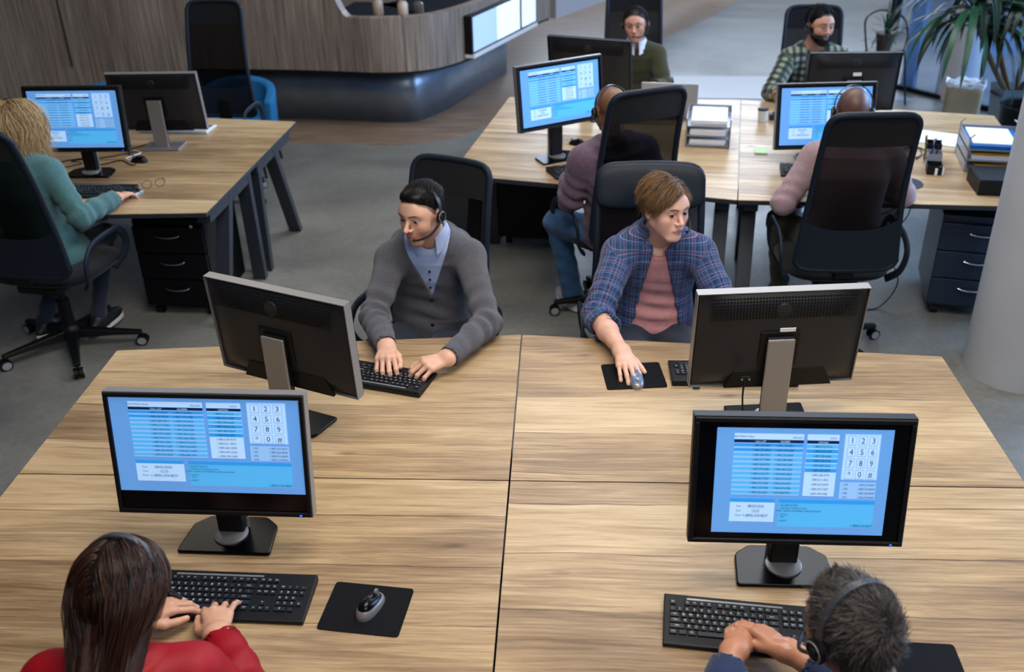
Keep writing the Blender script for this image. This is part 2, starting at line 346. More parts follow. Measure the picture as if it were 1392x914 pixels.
# glass partition at the back right
gp = thing('window_1', 'glass partition with a slim dark rail behind the leafy plants', 'partition', (3.45, 7.25, 0)); del gp['category']; gp['kind'] = 'structure'
MT['glass'] = mk('blue_tinted_glass', '6f9fd8', .06, alpha=.32); MT['blueframe'] = mk('blue_grey_frame', '5d7fae', .3, metal=.2)
def gpart(name, pts, z0, z1, th, mat):
    g = G(); a, b = Vector(pts[0]+(0,)), Vector(pts[1]+(0,)); dd = (b-a).normalized(); q = Vector((-dd.y, dd.x, 0))*th/2
    g.prism([tuple((a-q)[:2]), tuple((b-q)[:2]), tuple((b+q)[:2]), tuple((a+q)[:2])], z0, z1); o = put(name, g, mat); o.parent = gp; o.location = -gp.location
ga, gb, gc_ = (3.38, 7.32), (4.15, 6.3), (6.6, 3.4)
gpart('bottom_rail', (ga, gb), 0, .04, .05, 'black'); gpart('pane', ((3.42, 7.27), gb), .04, 2.5, .012, 'glass'); gpart('post', ((3.5, 7.42), (3.58, 7.32)), 0, 2.5, .06, 'blueframe')
gpart('pane', ((4.2, 8.4), (9, 8.0)), .04, 2.5, .012, 'glass'); gpart('pane', ((4.0, 9.6), (5.9, 13.5)), .05, 2.6, .012, 'glass')
gpart('post', ((4.0, 9.6), (4.06, 9.72)), 0, 2.6, .1, 'black'); gpart('post', ((4.16, 9.9), (4.3, 10.2)), 0, 2.6, .05, 'white'); gpart('post', ((5.1, 11.8), (5.2, 12)), 0, 2.6, .08, 'blueframe')
g = G(); g.box((7.0, 9.3, .35), (3.2, .6, .7)); tag(put('low_cabinet', g, mk('navy_cabinet', '21405c', .4), bevel=.01), 'long low dark blue cabinet behind the glass partition', 'cabinet')

# ---------------------------------------------------------------- desks
DS, DE, DL, TT = .951, .80, 1.6, .74
def desk_proto(sx, sy):
    t = thing('office_desk', '', 'desk'); ox, oy = -sx*.8, -sy*.42
    e = .003
    poly = [(sx*e+ox, sy*e+oy), (sx*(DL)+ox, sy*e+oy), (sx*(DL)+ox, sy*DE+oy), (sx*e+ox, sy*(DS-.001)+oy)]
    if sx*sy < 0: poly = poly[::-1]
    g = G(); g.prism(poly, TT-.004, TT); put('desktop', g, 'oak', t)
    g = G(); cx = sum(p[0] for p in poly)/4; cy = sum(p[1] for p in poly)/4
    g.prism([(cx+(x-cx)*.9985, cy+(y-cy)*.9985) for x, y in poly], TT-.027, TT-.004); put('edge_band', g, 'darksteel', t)
    for xx, dend in ((.075, .86), (DL-.06, .72)):
        x = sx*xx+ox
        g = G(); g.box((x, sy*(.05+dend)/2+oy, TT-.062), (.075, dend-.06, .07)); put('top_beam', g, 'darksteel', t, bevel=.003)
        # front post upright near the seam line, rear leg splayed
        g = G(); g.bar((x, sy*.09+oy, TT-.05), (x, sy*.06+oy, 0), .08, .05, (0, 1, 0)); put('leg', g, 'darksteel', t, bevel=.003)
        g = G(); g.bar((x, sy*(dend-.33)+oy, TT-.05), (x, sy*(dend-.02)+oy, 0), .08, .05, (0, 1, 0)); put('leg', g, 'darksteel', t, bevel=.003)
    g = G(); g.box((ox+sx*.8, sy*.08+oy, TT-.09), (1.4, .03, .06)); put('cross_rail', g, 'darksteel', t)
    return t
protos = {}
names = {'A': ('front', 0, 0, 0), 'B': ('back right', 1.225, 3.357, math.radians(-9.1)), 'C': ('back left', -1.669-1.6*math.cos(math.radians(3)), 3.045+1.6*math.sin(math.radians(3)), math.radians(-3))}
dlab = {('A', -1, -1): 'front left oak-topped desk with the lone mouse on a black mat',
 ('A', 1, -1): 'oak-topped desk nearest the camera on the right, in front of the grey-haired man',
 ('A', -1, 1): 'oak-topped desk where the man in the grey cardigan types', ('A', 1, 1): 'oak-topped desk where the man in the checked blue shirt holds a mouse',
 ('B', -1, -1): 'oak-topped desk where the person in the purple hoodie sits', ('B', 1, -1): 'oak-topped desk where the person in the pink sweater sits, with a black box on it',
 ('B', -1, 1): 'oak-topped desk where the woman in the olive sweater sits, behind a grey laptop', ('B', 1, 1): 'oak-topped desk where the bearded man in the dark checked shirt sits',
 ('C', 1, -1): 'oak-topped desk on the left where the blonde woman uses a mouse', ('C', 1, 1): 'oak-topped desk on the left in front of the empty black chair'}
for T, (nm, X, Y, rz) in names.items():
    for sx in (-1, 1):
        for sy in (-1, 1):
            if T == 'C' and sx == -1: continue
            ox, oy = sx*.8, sy*.42; loc = (X+ox*math.cos(rz)-oy*math.sin(rz), Y+ox*math.sin(rz)+oy*math.cos(rz), 0)
            if (sx, sy) not in protos: protos[sx, sy] = desk_proto(sx, sy); o = protos[sx, sy]; o.location = loc; o.rotation_euler = (0, 0, rz)
            else: o = dup(protos[sx, sy], loc, rz)
            o['label'] = dlab[T, sx, sy]; o['group'] = 'oak-topped office desks'

# ---------------------------------------------------------------- screens
def emat(n, h, s=1.0): return mk(n, h, .25, emit=h, es=s, spec=.3)
SM = [emat('screen_base', '5f97da', .62), emat('screen_panel', '86b4e8', .68), emat('screen_white', 'a3c8f0', .72), emat('screen_blue', '2f8fdc', .66), emat('screen_sky', '4fa9e6', .66), emat('screen_ink', '16305c', .25), emat('screen_rule', '6f9fd6', .5)]
def display_mesh():
    g = G(); z = [0]
    W_, H_ = 1.0, .56
    def r(x0, y0, x1, y1, m, dz=1):     # y down from top, coordinates 0..1
        g.mi = m; zz = -dz*.0006; X0, X1 = (x0-.5)*W_, (x1-.5)*W_; Y0, Y1 = (.5-y0)*H_, (.5-y1)*H_
        g.add([(X0, zz, Y1), (X1, zz, Y1), (X1, zz, Y0), (X0, zz, Y0)], [(0, 1, 2, 3)])
    def txt(s, cx, cy, size, m=5):
        V, F = glyphs(s, size); g.mi = m; X, Y = (cx-.5)*W_, (.5-cy)*H_; g.add([(x+X, -.0036, y+Y) for x, y, z_ in V], F)
    r(0, 0, 1, 1, 0, 0)
    r(.10, .05, .495, .105, 2); txt('INCOMING CALLS', .155, .075, .014); txt('08/05/2020', .46, .08, .012)
    r(.10, .105, .495, .135, 5, 2); r(.10, .135, .495, .63, 1)
    txt('CALL LIST', .25, .12, .014, 2); txt('NUMBER', .39, .12, .014, 2)
    for i in range(11):
        y = .142+i*.0445; r(.10, y, .495, y+.028, 3 if i < 2 else 4, 2)
        txt('1-800-%03d-%04d' % (224+i*31, 8637-i*411), .26, y+.014, .016); txt('1-900-%03d-%04d' % (118+i*57, 4021+i*307), .39, y+.014, .016)
    r(.515, .05, .695, .105, 2); txt('QUEUE', .66, .08, .012); r(.515, .105, .695, .135, 5, 2); r(.515, .135, .695, .63, 2); txt('WAITING', .605, .12, .013, 2)
    for i in range(11):
        y = .142+i*.0445
        if i < 6: r(.515, y, .695, y+.036, 3 if i % 2 else 4, 2)
        txt('1-800-%03d-%04d' % (310+i*43, 7712-i*523), .605, y+.016, .016)
    r(.725, .04, .93, .47, 1); r(.73, .05, .925, .46, 2, 2)
    for k, ch in enumerate('123456789*0#'):
        cx = .768+(k % 3)*.06; cy = .10+(k//3)*.105; r(cx-.024, cy-.043, cx+.024, cy+.043, 6, 3); r(cx-.0215, cy-.039, cx+.0215, cy+.039, 2, 4); txt(ch, cx, cy, .042)
    r(.725, .49, .93, .65, 1); 
    for i in range(4): txt('LINE', .755, .51+i*.04, .013); txt('1-800-224-86%02d' % (37+i), .875, .51+i*.04, .015)
    r(.10, .665, .36, .70, 3, 2); r(.10, .70, .36, .89, 2); 
    for i, (a, b) in enumerate((('Date', '08/05/2020'), ('Time', '12:23'), ('Phone', '1-(800)-224-8637'))): txt(a, .15, .735+i*.045, .014); txt(b, .25, .735+i*.045, .021)
    r(.385, .665, .935, .70, 3, 2); r(.385, .70, .935, .93, 4)
    for i, q in enumerate(('CALLER NOTES', 'customer account review', 'order number and delivery date requested')): txt(q, .44+i*.03, .72+i*.025, .015)
    txt('STATUS', .415, .81, .013); txt('open', .41, .83, .013); txt('AGENT', .415, .87, .013); txt('1-(800)-224-8637', .87, .905, .018)
    for y in (.905, .935, .965): r(.11 if y < .92 else .13, y, .36 if y < .92 else .9, y+.006, 6)
    return mesh_data('screen_display', g.V, g.F, SM, g.M)
DISP = display_mesh()
def tilted(par, z, y, tilt, name='x'):
    pass
def monitor(label, x, y, rz, zc=1.065, w=.555, h=.362, tilt=10.5, content=(0.03, .97, .04, .93), base='plate', stand='std', rot=0, yoff=0, loc_z=TT, rearsilver=True, on=True, group='desktop monitors'):
    """origin at the foot of the stand on the desk; screen faces local -y"""
    t = thing('computer_monitor', label, 'monitor', (x, y, loc_z), rz, group)
    zz = zc-loc_z; R = Matrix.Rotation(math.radians(-tilt), 4, 'X'); cc = Vector((0, yoff-.03, zz))
    def tr(g): g.V = [tuple(cc+R @ Vector(q)) for q in g.V]; return g
    fw = .013
    # shell: back slightly domed
    def back(u, v_):
        a = (u-.5)*2; b = (v_-.5)*2; e = max(abs(a), abs(b)); dome = .028*(1-max(0, (abs(a)-.55)/.45)**2)*(1-max(0, (abs(b)-.6)/.4)**2)
        return (a*(w/2-.006), .012+dome, b*(h/2-.006))
    g = G(); g.grid(back, 25, 19); g.box((0, .004, 0), (w-.012, .018, h-.012)); put('back_shell', tr(g), 'monback', t, smooth=True, auto=.6)
    # vents on the upper back: rows of recessed slots
    g = G()
    nv = 46
    for j in range(8):
        for i in range(nv):
            a = (i-(nv-1)/2)*(w*.86/nv); b = h*.465-j*.0095-.004
            g.box((a, .0415-max(0, (abs(2*b/h)-.6)/.4)**2*.027, b), (.0055, .002, .006))
    o = put('vent_slots', tr(g), 'black', t); o['kind'] = 'stuff'
    g = G(); g.lathe([(.027, 0), (.027, .006), (.024, .008), (0.001, .008)], 28); V = [(q[0], .034+q[2], q[1]+h*.34) for q in g.V]; g.V = V; put('round_badge', tr(g), 'monback', t, smooth=True, auto=.5)
    g = G(); g.box((0, .043, -.02), (.13, .008, .13)); put('mount_plate', tr(g), 'black', t, bevel=.003)
    g = G(); g.prism([(-w*.36, -h*.49), (w*.3, -h*.49), (w*.25, -h*.30), (-w*.30, -h*.30)], .028, .0425); g.V = [(q[0], q[2], q[1]) for q in g.V]; put('cable_cover', tr(g), 'black', t, bevel=.002)
    # bezel bars
    for (c_, d_) in (((0, -.006, h/2-fw/2), (w, .03, fw)), ((0, -.006, -h/2+fw/2), (w, .03, fw)), ((-w/2+fw/2, -.006, 0), (fw, .03, h-2*fw)), ((w/2-fw/2, -.006, 0), (fw, .03, h-2*fw))):
        g = G(); g.box(c_, d_); put('bezel', tr(g), 'black', t, bevel=.003)
    g = G()
    for (c_, d_) in (((0, .003, h/2+.001), (w+.004, .034, .003)), ((0, .003, -h/2-.001), (w+.004, .034, .003)), ((-w/2-.001, .003, 0), (.003, .034, h)), ((w/2+.001, .003, 0), (.003, .034, h))): g.box(c_, d_)
    put('edge_trim', tr(g), 'silver' if rearsilver else 'black', t)
    g = G(); g.box((0, -.010, 0), (w-2*fw, .006, h-2*fw)); put('glass_panel', tr(g), 'blackgloss', t)
    if on:
        x0, x1, y0, y1 = content; iw, ih = w-2*fw, h-2*fw
        o = bpy.data.objects.new('screen_display', DISP); C.objects.link(o); o.parent = t
        cx = (-.5+(x0+x1)/2)*iw; cz = (.5-(y0+y1)/2)*ih
        S = Matrix.Diagonal(((x1-x0)*iw, 1, (y1-y0)*ih/.56, 1))
        o.matrix_local = Matrix.Translation(cc) @ R @ Matrix.Translation((cx, -.0138, cz)) @ S
    g = G(); g.box((w/2-.03, -.022, -h/2+fw/2), (.006, .002, .003)); put('power_light', tr(g), emat('power_led', '3a6bff', 1.2), t)
    # stand
    ztop = zz-.0
    g = G(); g.box((0, yoff+.012, ztop/2+.005), (.078, .03, ztop-.01)); put('stand_post', g, 'black', t, bevel=.006)
    g = G(); g.box((0, yoff+.031, ztop/2+.01), (.09, .012, ztop+.02)); put('stand_cover', g, 'silver', t, bevel=.005)
    g = G(); g.box((0, yoff+.01, zz-.01), (.09, .04, .07)); put('hinge', g, 'black', t, bevel=.004)
    if base == 'plate':
        g = G(); g.prism(fold([(-.138, -.085), (.138, -.085), (.128, .04), (.085, .078), (-.085, .078), (-.128, .04)], 4, .012), 0, .012); put('base_plate', g, 'blackgloss', t, bevel=.004)
        g = G(); g.lathe([(.05, .012), (.05, .017), (.046, .019)], 32, (0, -.005, 0)); put('base_disc', g, 'silver', t, smooth=True, auto=.5)
    else:
        g = G(); g.box((0, .0, .006), (.24, .17, .012)); put('base_plate', g, base, t, bevel=.004)
    return t
def T2(tb, x, y):
    nm, X, Y, rz = names[tb]; return X+x*math.cos(rz)-y*math.sin(rz), Y+x*math.sin(rz)+y*math.cos(rz)
R_ = math.radians
m1 = monitor('wide monitor with a black strip under its blue call list, front left', -.807, -.285, R_(-1), zc=1.063, h=.366, content=(.0, 1.0, -.005, .835))
m2 = monitor('monitor with a blue call list in a thick black frame, front right', .783, -.375, R_(-.6), rearsilver=False, zc=1.068, content=(.085, .925, .05, .95))
m3 = monitor('monitor seen from behind, turned towards the man in the grey cardigan', -.776, .305, R_(157.7), zc=1.078, tilt=3, on=True, h=.356)
m4 = monitor('monitor seen from behind with a cable, before the man in the checked blue shirt', .873, .36, R_(185.6), zc=1.055, tilt=4.7)
m5 = monitor('monitor with a blue call list in front of the blonde woman', -2.585, 2.85, R_(0.5), zc=1.072, tilt=7, rearsilver=False, content=(.02, .98, .03, .97))
m6 = monitor('monitor seen from behind on the left desk, with a silver stand, facing the empty chair', -2.33, 3.33, R_(181), zc=1.02, tilt=8, base='silver', on=True)
m7 = monitor('tilted monitor with a blue call list in front of the person in the purple hoodie', .12, 3.1, R_(31), zc=1.13, tilt=7, content=(.02, .98, .03, .97))
m8 = monitor('black monitor seen from behind in front of the woman in the olive sweater', .315, 3.92, R_(160), zc=1.07, tilt=9, rearsilver=False)
m9 = monitor('monitor with a blue call list in front of the person in the pink sweater', 1.63, 3.08, R_(3.7), zc=.998, tilt=12, content=(.02, .98, .03, .97))
m10 = monitor('dark monitor seen from behind in front of the bearded man', 1.96, 3.75, R_(180), zc=1.0, tilt=4, rearsilver=False)
g = G(); g.tube(path_smooth([(.115, .055, .20), (.118, .06, .14), (.11, .06, .06), (.11, .07, .005)], 6), .0035, 6); put('cable', g, 'black', m4)
g = G(); g.box((0, .075, .33), (.05, .003, .02)); put('white_label', g, 'white', m10)
g = G(); g.box((0, .075, .395), (.05, .003, .012)); put('white_label', g, 'white', m4)
for s_ in (-1, 1): g = G(); g.tube([(.115+s_*.012, .055, .215), (.115+s_*.012, .066, .205)], .004, 8); put('plug_screw', g, 'chrome', m4)
g = G(); g.box((.115, .058, .21), (.034, .012, .016)); put('cable_plug', g, 'black', m4, bevel=.002)

# ---------------------------------------------------------------- keyboards, mice, mats
rowsk = [('f', [('Esc', 0, 1)]+[('F%d' % (i+1), 2+i+(.5 if i > 3 else 0)+(.5 if i > 7 else 0), 1) for i in range(12)]+[('Prt', 15.3, 1), ('Scr', 16.3, 1), ('Brk', 17.3, 1)]),
 ('n', [(c, i, 1) for i, c in enumerate('`1234567890-=')]+[('Back', 13, 2), ('Ins', 15.3, 1), ('Hm', 16.3, 1), ('Up', 17.3, 1), ('Nm', 18.6, 1), ('/', 19.6, 1), ('*', 20.6, 1), ('-', 21.6, 1)]),
 ('q', [('Tab', 0, 1.5)]+[(c, 1.5+i, 1) for i, c in enumerate('QWERTYUIOP[]')]+[('\\', 13.5, 1.5), ('Del', 15.3, 1), ('End', 16.3, 1), ('Dn', 17.3, 1), ('7', 18.6, 1), ('8', 19.6, 1), ('9', 20.6, 1), ('+', 21.6, 1)]),
 ('a', [('Caps', 0, 1.75)]+[(c, 1.75+i, 1) for i, c in enumerate('ASDFGHJKL;\'')]+[('Enter', 12.75, 2.25), ('4', 18.6, 1), ('5', 19.6, 1), ('6', 20.6, 1)]),
 ('z', [('Shift', 0, 2.25)]+[(c, 2.25+i, 1) for i, c in enumerate('ZXCVBNM,./')]+[('Shift', 12.25, 2.75), ('^', 16.3, 1), ('1', 18.6, 1), ('2', 19.6, 1), ('3', 20.6, 1), ('En', 21.6, 1)]),
 ('s', [('Ctrl', 0, 1.25), ('', 1.25, 1.25), ('Alt', 2.5, 1.25), ('', 3.75, 6.25), ('Alt', 10, 1.25), ('', 11.25, 1.25), ('=', 12.5, 1.25), ('Ctrl', 13.75, 1.25), ('<', 15.3, 1), ('v', 16.3, 1), ('>', 17.3, 1), ('0', 18.6, 2), ('.', 20.6, 1)])]
MT['keycap'] = mk('keycap', '1a1b1f', .42); MT['legend'] = mk('key_legend', 'c8ccd2', .6)
KU = .0188; KW, KD = .455, .165
def kz(y): return .012+(y+KD/2)*.075
def key_list():
    L = []
    for ri, (q, ks) in enumerate(rowsk):
        y = KD/2-.030-ri*KU-(.004 if ri else 0)
        for (s, x, wd_) in ks: L.append((s, -KW/2+.014+(x+wd_/2)*KU, y, wd_*KU))
    return L
def key_geo(s, w_, g, ox=0, oy=0, oz=0):
    a, b, hh = w_/2-.0012, KU/2-.0012, .006
    V = [(-a, -b, 0), (a, -b, 0), (a, b, 0), (-a, b, 0), (-a+.002, -b+.0015, hh), (a-.002, -b+.0015, hh), (a-.002, b-.002, hh), (-a+.002, b-.002, hh)]
    g.mi = 0; g.add([(x+ox, y+oy, z+oz) for x, y, z in V], [(0, 1, 5, 4), (1, 2, 6, 5), (2, 3, 7, 6), (3, 0, 4, 7), (4, 5, 6, 7)])
    if s:
        g.mi = 1; V, F = glyphs(s, .0085 if len(s) == 1 else .0058); g.add([(x+ox-(.001 if len(s) < 2 else 0), y+oy+.001, oz+hh+.0002) for x, y, z in V], F)
kprotos = {}
def keyboard(label, x, y, rz, individual=False, feet=False, whitebody=False):
    t = thing('keyboard', label, 'keyboard', (x, y, TT), rz, 'computer keyboards')
    g = G(); hw = KW/2; f = lambda y_: kz(y_)+.001
    pr = [(-KD/2, .001), (-KD/2-.004, .006), (-KD/2, f(-KD/2)), (KD/2, f(KD/2)), (KD/2+.004, f(KD/2)-.008), (KD/2, .001)]
    V = [(sx*hw, a, b) for sx in (-1, 1) for a, b in pr]; n = len(pr)
    g.add(V, [tuple(range(n)), tuple(range(2*n-1, n-1, -1))]+[(i, n+i, n+(i+1) % n, (i+1) % n) for i in range(n)])
    put('body', g, 'white' if whitebody else 'black', t, bevel=.003)
    g = G(); g.bar((-hw+.06, KD/2-.014, f(KD/2-.014)), (hw*.35, KD/2-.014, f(KD/2-.014)), .006, .002); put('media_strip', g, 'silver', t)
    if feet:
        g = G(); g.box((hw*.62, KD/2+.008, .008), (.025, .03, .004)); put('foot', g, 'white' if whitebody else 'darksteel', t)
    KL = key_list()
    if individual:
        for s, kx, ky, kw in KL:
            kk = (s, round(kw, 4))
            if kk not in kprotos: gg = G(); key_geo(s, kw, gg); kprotos[kk] = mesh_data('key', gg.V, gg.F, [MT['keycap'], MT['legend']], gg.M)
            o = bpy.data.objects.new('key', kprotos[kk]); C.objects.link(o); o.parent = t; o.location = (kx, ky, kz(ky)); o.rotation_euler = (.075, 0, 0)
    else:
        g = G()
        for s, kx, ky, kw in KL: key_geo(s, kw, g, kx, ky, kz(ky))
        o = put('keys', g, ['keycap', 'legend'], t); o['kind'] = 'stuff'
    return t
keyboard('black keyboard under the hands of the woman in the red blouse', -.737, -.545, R_(-1.3), True)
keyboard('black keyboard under the clasped hands of the grey-haired man', .66, -.618, R_(-6), True)
keyboard('black keyboard under the hands of the man in the grey cardigan', -.545, .615, R_(164), True, feet=True)
k4 = keyboard('black keyboard with white feet, half hidden behind the right monitor', .79, .655, R_(180), feet=True)
keyboard('small black keyboard in front of the blonde woman', -2.44, 2.53, R_(-2))
keyboard('dark keyboard beside the person in the purple hoodie', .30, 2.88, R_(22))
keyboard('black keyboard beside the person in the pink sweater', 1.60, 2.82, R_(-8))
keyboard('pale keyboard lying behind the silver-footed monitor on the left desk', -2.36, 3.68, R_(176), whitebody=True)
def rpad(label, x, y, rz, w=.222, d=.178):
    g = G(); g.prism(fold([(-w/2, -d/2), (w/2, -d/2), (w/2, d/2), (-w/2, d/2)], 5, .012), 0, .003)
    return tag(put('mouse_mat', g, 'pad', loc=(x, y, TT), rz=rz), label, 'mouse mat', 'mouse mats')
rpad('black mouse mat with a black and silver mouse on it, near the front left keyboard', -.356, -.569, R_(-6))
rpad('black mouse mat under the hand of the man in the checked blue shirt', .428, .640, R_(6))
rpad('dark mouse mat beside the shoulder of the grey-haired man', 1.045, -.735, R_(-2))
g = G(); g.lathe([(.10, 0), (.10, .003)], 40, sx=1, sy=1); tag(put('mouse_mat', g, mk('navy_mat', '1d2b3c', .6), loc=(2.0, 2.66, TT)), 'round navy mouse mat to the right of the tall black mesh chair', 'mouse mat', 'mouse mats')
def mouse(label, x, y, rz, top='blackgloss', side='silver', z=TT+.003):
    t = thing('computer_mouse', label, 'mouse', (x, y, z), rz, 'computer mice')
    def sh(s, zc):
        def fn(u, v_):
            a = 2*PI*u; e = math.sin(v_*PI/2); c_ = math.cos(v_*PI/2)
            wst = 1-.12*math.cos(2*(a))
            return (math.cos(a)*.031*c_**.6*wst*s, math.sin(a)*.055*c_**.6*s, zc*e*(1-.18*math.sin(a))*s)
        return fn
    g = G(); g.grid(sh(1, .030), 32, 10, True); put('side_shell', g, side, t, smooth=True)
    g = G(); g.grid(lambda u, v_: tuple(Vector(sh(.93, .036)(u, .25+.75*v_))+Vector((0, 0, .001))), 32, 10, True); put('top_shell', g, top, t, smooth=True)
    g = G(); V = []; g.tube([(.0035, .034, .0285), (-.0035, .034, .0285)], .008, 14); put('wheel', g, 'silver', t, smooth=True, auto=.6)
    return t
mouse('black and silver mouse lying alone on the front left mat', -.345, -.567, R_(-22))
mouse('blue-grey mouse held by the man in the checked blue shirt', .435, .598, R_(183), top=mk('bluegrey_gloss', '5d7290', .3), side='silver')
mouse('dark mouse under the hand of the blonde woman', -2.185, 2.50, R_(-15), z=TT)
mouse('small black mouse lying loose near the silver-footed monitor', -2.38, 3.05, R_(80), side='black', z=TT)
mouse('black mouse behind the monitor of the hooded person', .24, 3.34, R_(60), side='black', z=TT)
# ---------------------------------------------------------------- office chairs
def chair_proto(label, hw_top=.19, hw_mid=.215, hw_bot=.24, ztop=1.30, net=True, headrest='flat', zbot=.50):
    t = thing('office_chair', label, 'chair', group='high-backed black office chairs')
    # five-star base: legs with casters
    g = G(); g.lathe([(.045, .085), (.05, .10), (.04, .14), (.03, .15), (.028, .30), (.018, .30), (.018, .42)], 20); put('gas_column', g, 'black', t, smooth=True, auto=.6)
    for k in range(5):
        a = 2*PI*k/5+.3; d = Vector((math.cos(a), math.sin(a), 0))
        g = G(); n = Vector((-d.y, d.x, 0))
        V = []
        for r_, w_, z0, z1 in ((.03, .030, .075, .125), (.18, .022, .075, .105), (.315, .016, .068, .088)):
            p = d*r_; V += [p-n*w_+Vector((0, 0, z0)), p+n*w_+Vector((0, 0, z0)), p+n*w_*.8+Vector((0, 0, z1)), p-n*w_*.8+Vector((0, 0, z1))]
        F = [(0, 1, 2, 3), (11, 10, 9, 8)]
        for s in (0, 4):
            for q in range(4): F.append((s+q, s+4+q, s+4+(q+1) % 4, s+(q+1) % 4))
        g.add(V, F); leg = put('base_leg', g, 'black', t, bevel=.004)
        g = G(); c_ = d*.312+Vector((0, 0, .030))
        for s in (-1, 1):
            for (r_, o_, th) in ((.028, .011, .016),):
                a0 = c_+n*s*(o_-th/2+.002); b0 = c_+n*s*(o_+th/2+.002); g.tube([a0, b0], r_, 18, up=(0, 0, 1))
        g.mi = 1
        for s in (-1, 1): g.tube([c_+n*s*.0205, c_+n*s*.0225], .021, 16, up=(0, 0, 1))
        g.mi = 0; g.tube([c_+Vector((0, 0, .0)), d*.312+Vector((0, 0, .08))], .006, 8, up=tuple(n)); g.tube([c_-n*.02, c_+n*.02], .016, 10, up=(0, 0, 1))
        put('caster', g, ['black', 'caster'], leg, smooth=True, auto=.5)
    g = G(); g.box((0, -.02, .43), (.20, .26, .05)); put('tilt_mechanism', g, 'black', t, bevel=.012)
    def seat(u, v_):
        a = 2*PI*u; e = 3.2; ca, sa = math.cos(a), math.sin(a); r_ = (abs(ca)**e+abs(sa)**e)**(-1/e)
        k = v_*PI; rr = math.sin(k)**.45 if 0 < v_ < 1 else 0; zz = .497-.038*math.cos(k)*-1 if False else .497-.036*math.cos(k)
        x, y = ca*r_*.255*rr, sa*r_*.24*rr
        if v_ > .5: zz -= .012*math.exp(-(x*x+y*y)/.03)
        if y > .15: zz -= (y-.15)*.25*(v_)
        return (x, y+.03, zz)
    g = G(); g.grid(seat, 48, 16, True); put('seat', g, 'fabric', t, smooth=True)
    # backrest
    def yb(z): s = (z-zbot)/(ztop-zbot); return -.205-.02*math.sin(s*PI*1.2)*-1*0-.10*s**1.3+.028*math.sin(s*PI)*(1)-.0
    def hw(z):
        s = (z-zbot)/(ztop-zbot); w_ = hw_bot+(hw_mid-hw_bot)*min(1, s/.45) if s < .45 else hw_mid+(hw_top-hw_mid)*((s-.45)/.55)
        return w_
    def pt(x, z, dy=0): return (x, yb(z)-.10*(1-(x/.25)**2)*.25+dy, z)
    # closed frame outline
    rc = .055; out = []
    zz = np.linspace(zbot+rc, ztop-rc, 14)
    out += [pt(hw(z), z) for z in zz]
    out += [pt(hw(ztop)-rc+rc*math.cos(a), ztop-rc+rc*math.sin(a)) for a in np.linspace(.25, PI/2, 5)]
    out += [pt(x, ztop+.004*math.cos(x*8)) for x in np.linspace(hw(ztop)-rc-.02, -(hw(ztop)-rc-.02), 7)]
    out += [pt(-(hw(ztop)-rc)-rc*math.sin(a), ztop-rc+rc*math.cos(a)) for a in np.linspace(0.0, PI/2-.25, 5)]
    out += [pt(-hw(z), z) for z in zz[::-1]]
    out += [pt(-(hw(zbot)-rc)-rc*math.cos(a), zbot+rc-rc*math.sin(a)) for a in np.linspace(.25, PI/2, 5)]
    out += [pt(x, zbot) for x in np.linspace(-hw(zbot)+rc+.02, hw(zbot)-rc-.02, 7)]
    out += [pt((hw(zbot)-rc)+rc*math.sin(a), zbot+rc-rc*math.cos(a)) for a in np.linspace(0, PI/2-.25, 5)]
    g = G(); g.tube(out, .015, 8, sy=1.0, closed=True, up=(0, 1, 0)); put('back_frame', g, 'frame', t, smooth=True)
    def lim(z):  # half width inside rounded outline
        w_ = hw(z)-.004
        for zc, sg in ((ztop-rc, 1), (zbot+rc, -1)):
            q = (z-zc)*sg
            if q > 0: w_ -= rc-math.sqrt(max(0, rc*rc-q*q))
        return w_
    def panel(name, z0, z1, th, mat, dy=0, nz=14, curve=0, smooth=True):
        g = G()
        def fn(u, v_):
            a = (u-.5)*2
            zlo = z0+(curve*(1-a*a) if curve else 0)*-1; z = zlo+(z1-zlo)*v_; x = a*lim(z); return (Vector(pt(x, z, dy)), Vector((0, 1, .1)))
        g.slab(fn, 17, nz, th); return put(name, g, mat, t, smooth=smooth, auto=.6)
    zs = zbot+.19
    if headrest == 'flat':
        panel('head_panel', ztop-.15, ztop-.003, .012, 'fabric', -.006)
    else:
        def hr(u, v_):
            a = 2*PI*u; e = 4.5; ca, sa = math.cos(a), math.sin(a); r_ = (abs(ca)**e+abs(sa)**e)**(-1/e); k = v_*PI; rr = math.sin(k)**.35 if 0 < v_ < 1 else 0
            x, z = ca*r_*(hw_top+.012)*rr, ztop-.085+sa*r_*.098*rr; p = pt(x, max(zbot, z)); return (p[0], p[1]+.018-.028*math.cos(k), z)
        g = G(); g.grid(hr, 44, 14, True); put('headrest', g, 'frame', t, smooth=True)
    panel('mesh_back', zs, ztop-.13, .003, 'net' if net else 'fabric', 0)
    # lower solid shell with a curved upper edge
    g = G()
    def low(u, v_):
        a = (u-.5)*2; zt = zs+.01+.05*a*a*abs(a); z = zbot+(zt-zbot)*v_; return (Vector(pt(a*lim(z), z, -.012)), Vector((0, 1, 0)))
    g.slab(low, 19, 8, .02); put('lower_shell', g, 'frame', t, smooth=True, auto=.6)
    g = G(); g.bar((0, -.05, .44), (0, yb(zbot)-.01, zbot-.03), .09, .03); g.bar((0, yb(zbot)-.015, zbot-.05), (0, yb(zbot)-.02, zbot+.12), .09, .02, (0, 1, 0)); put('back_support', g, 'black', t, bevel=.006)
    for s in (-1, 1):
        P_ = path_smooth([(s*.23, -.12, .46), (s*.275, -.16, .52), (s*.29, -.17, .62), (s*.287, -.10, .685), (s*.282, .04, .69), (s*.28, .12, .675), (s*.278, .17, .60), (s*.268, .15, .52), (s*.235, .10, .455)], 5)
        g = G(); g.tube(P_, .021, 8, sy=.42, up=(s, 0, 0)); 
        put('armrest', g, 'frame', t, smooth=True)
    return t
PI_ = 180
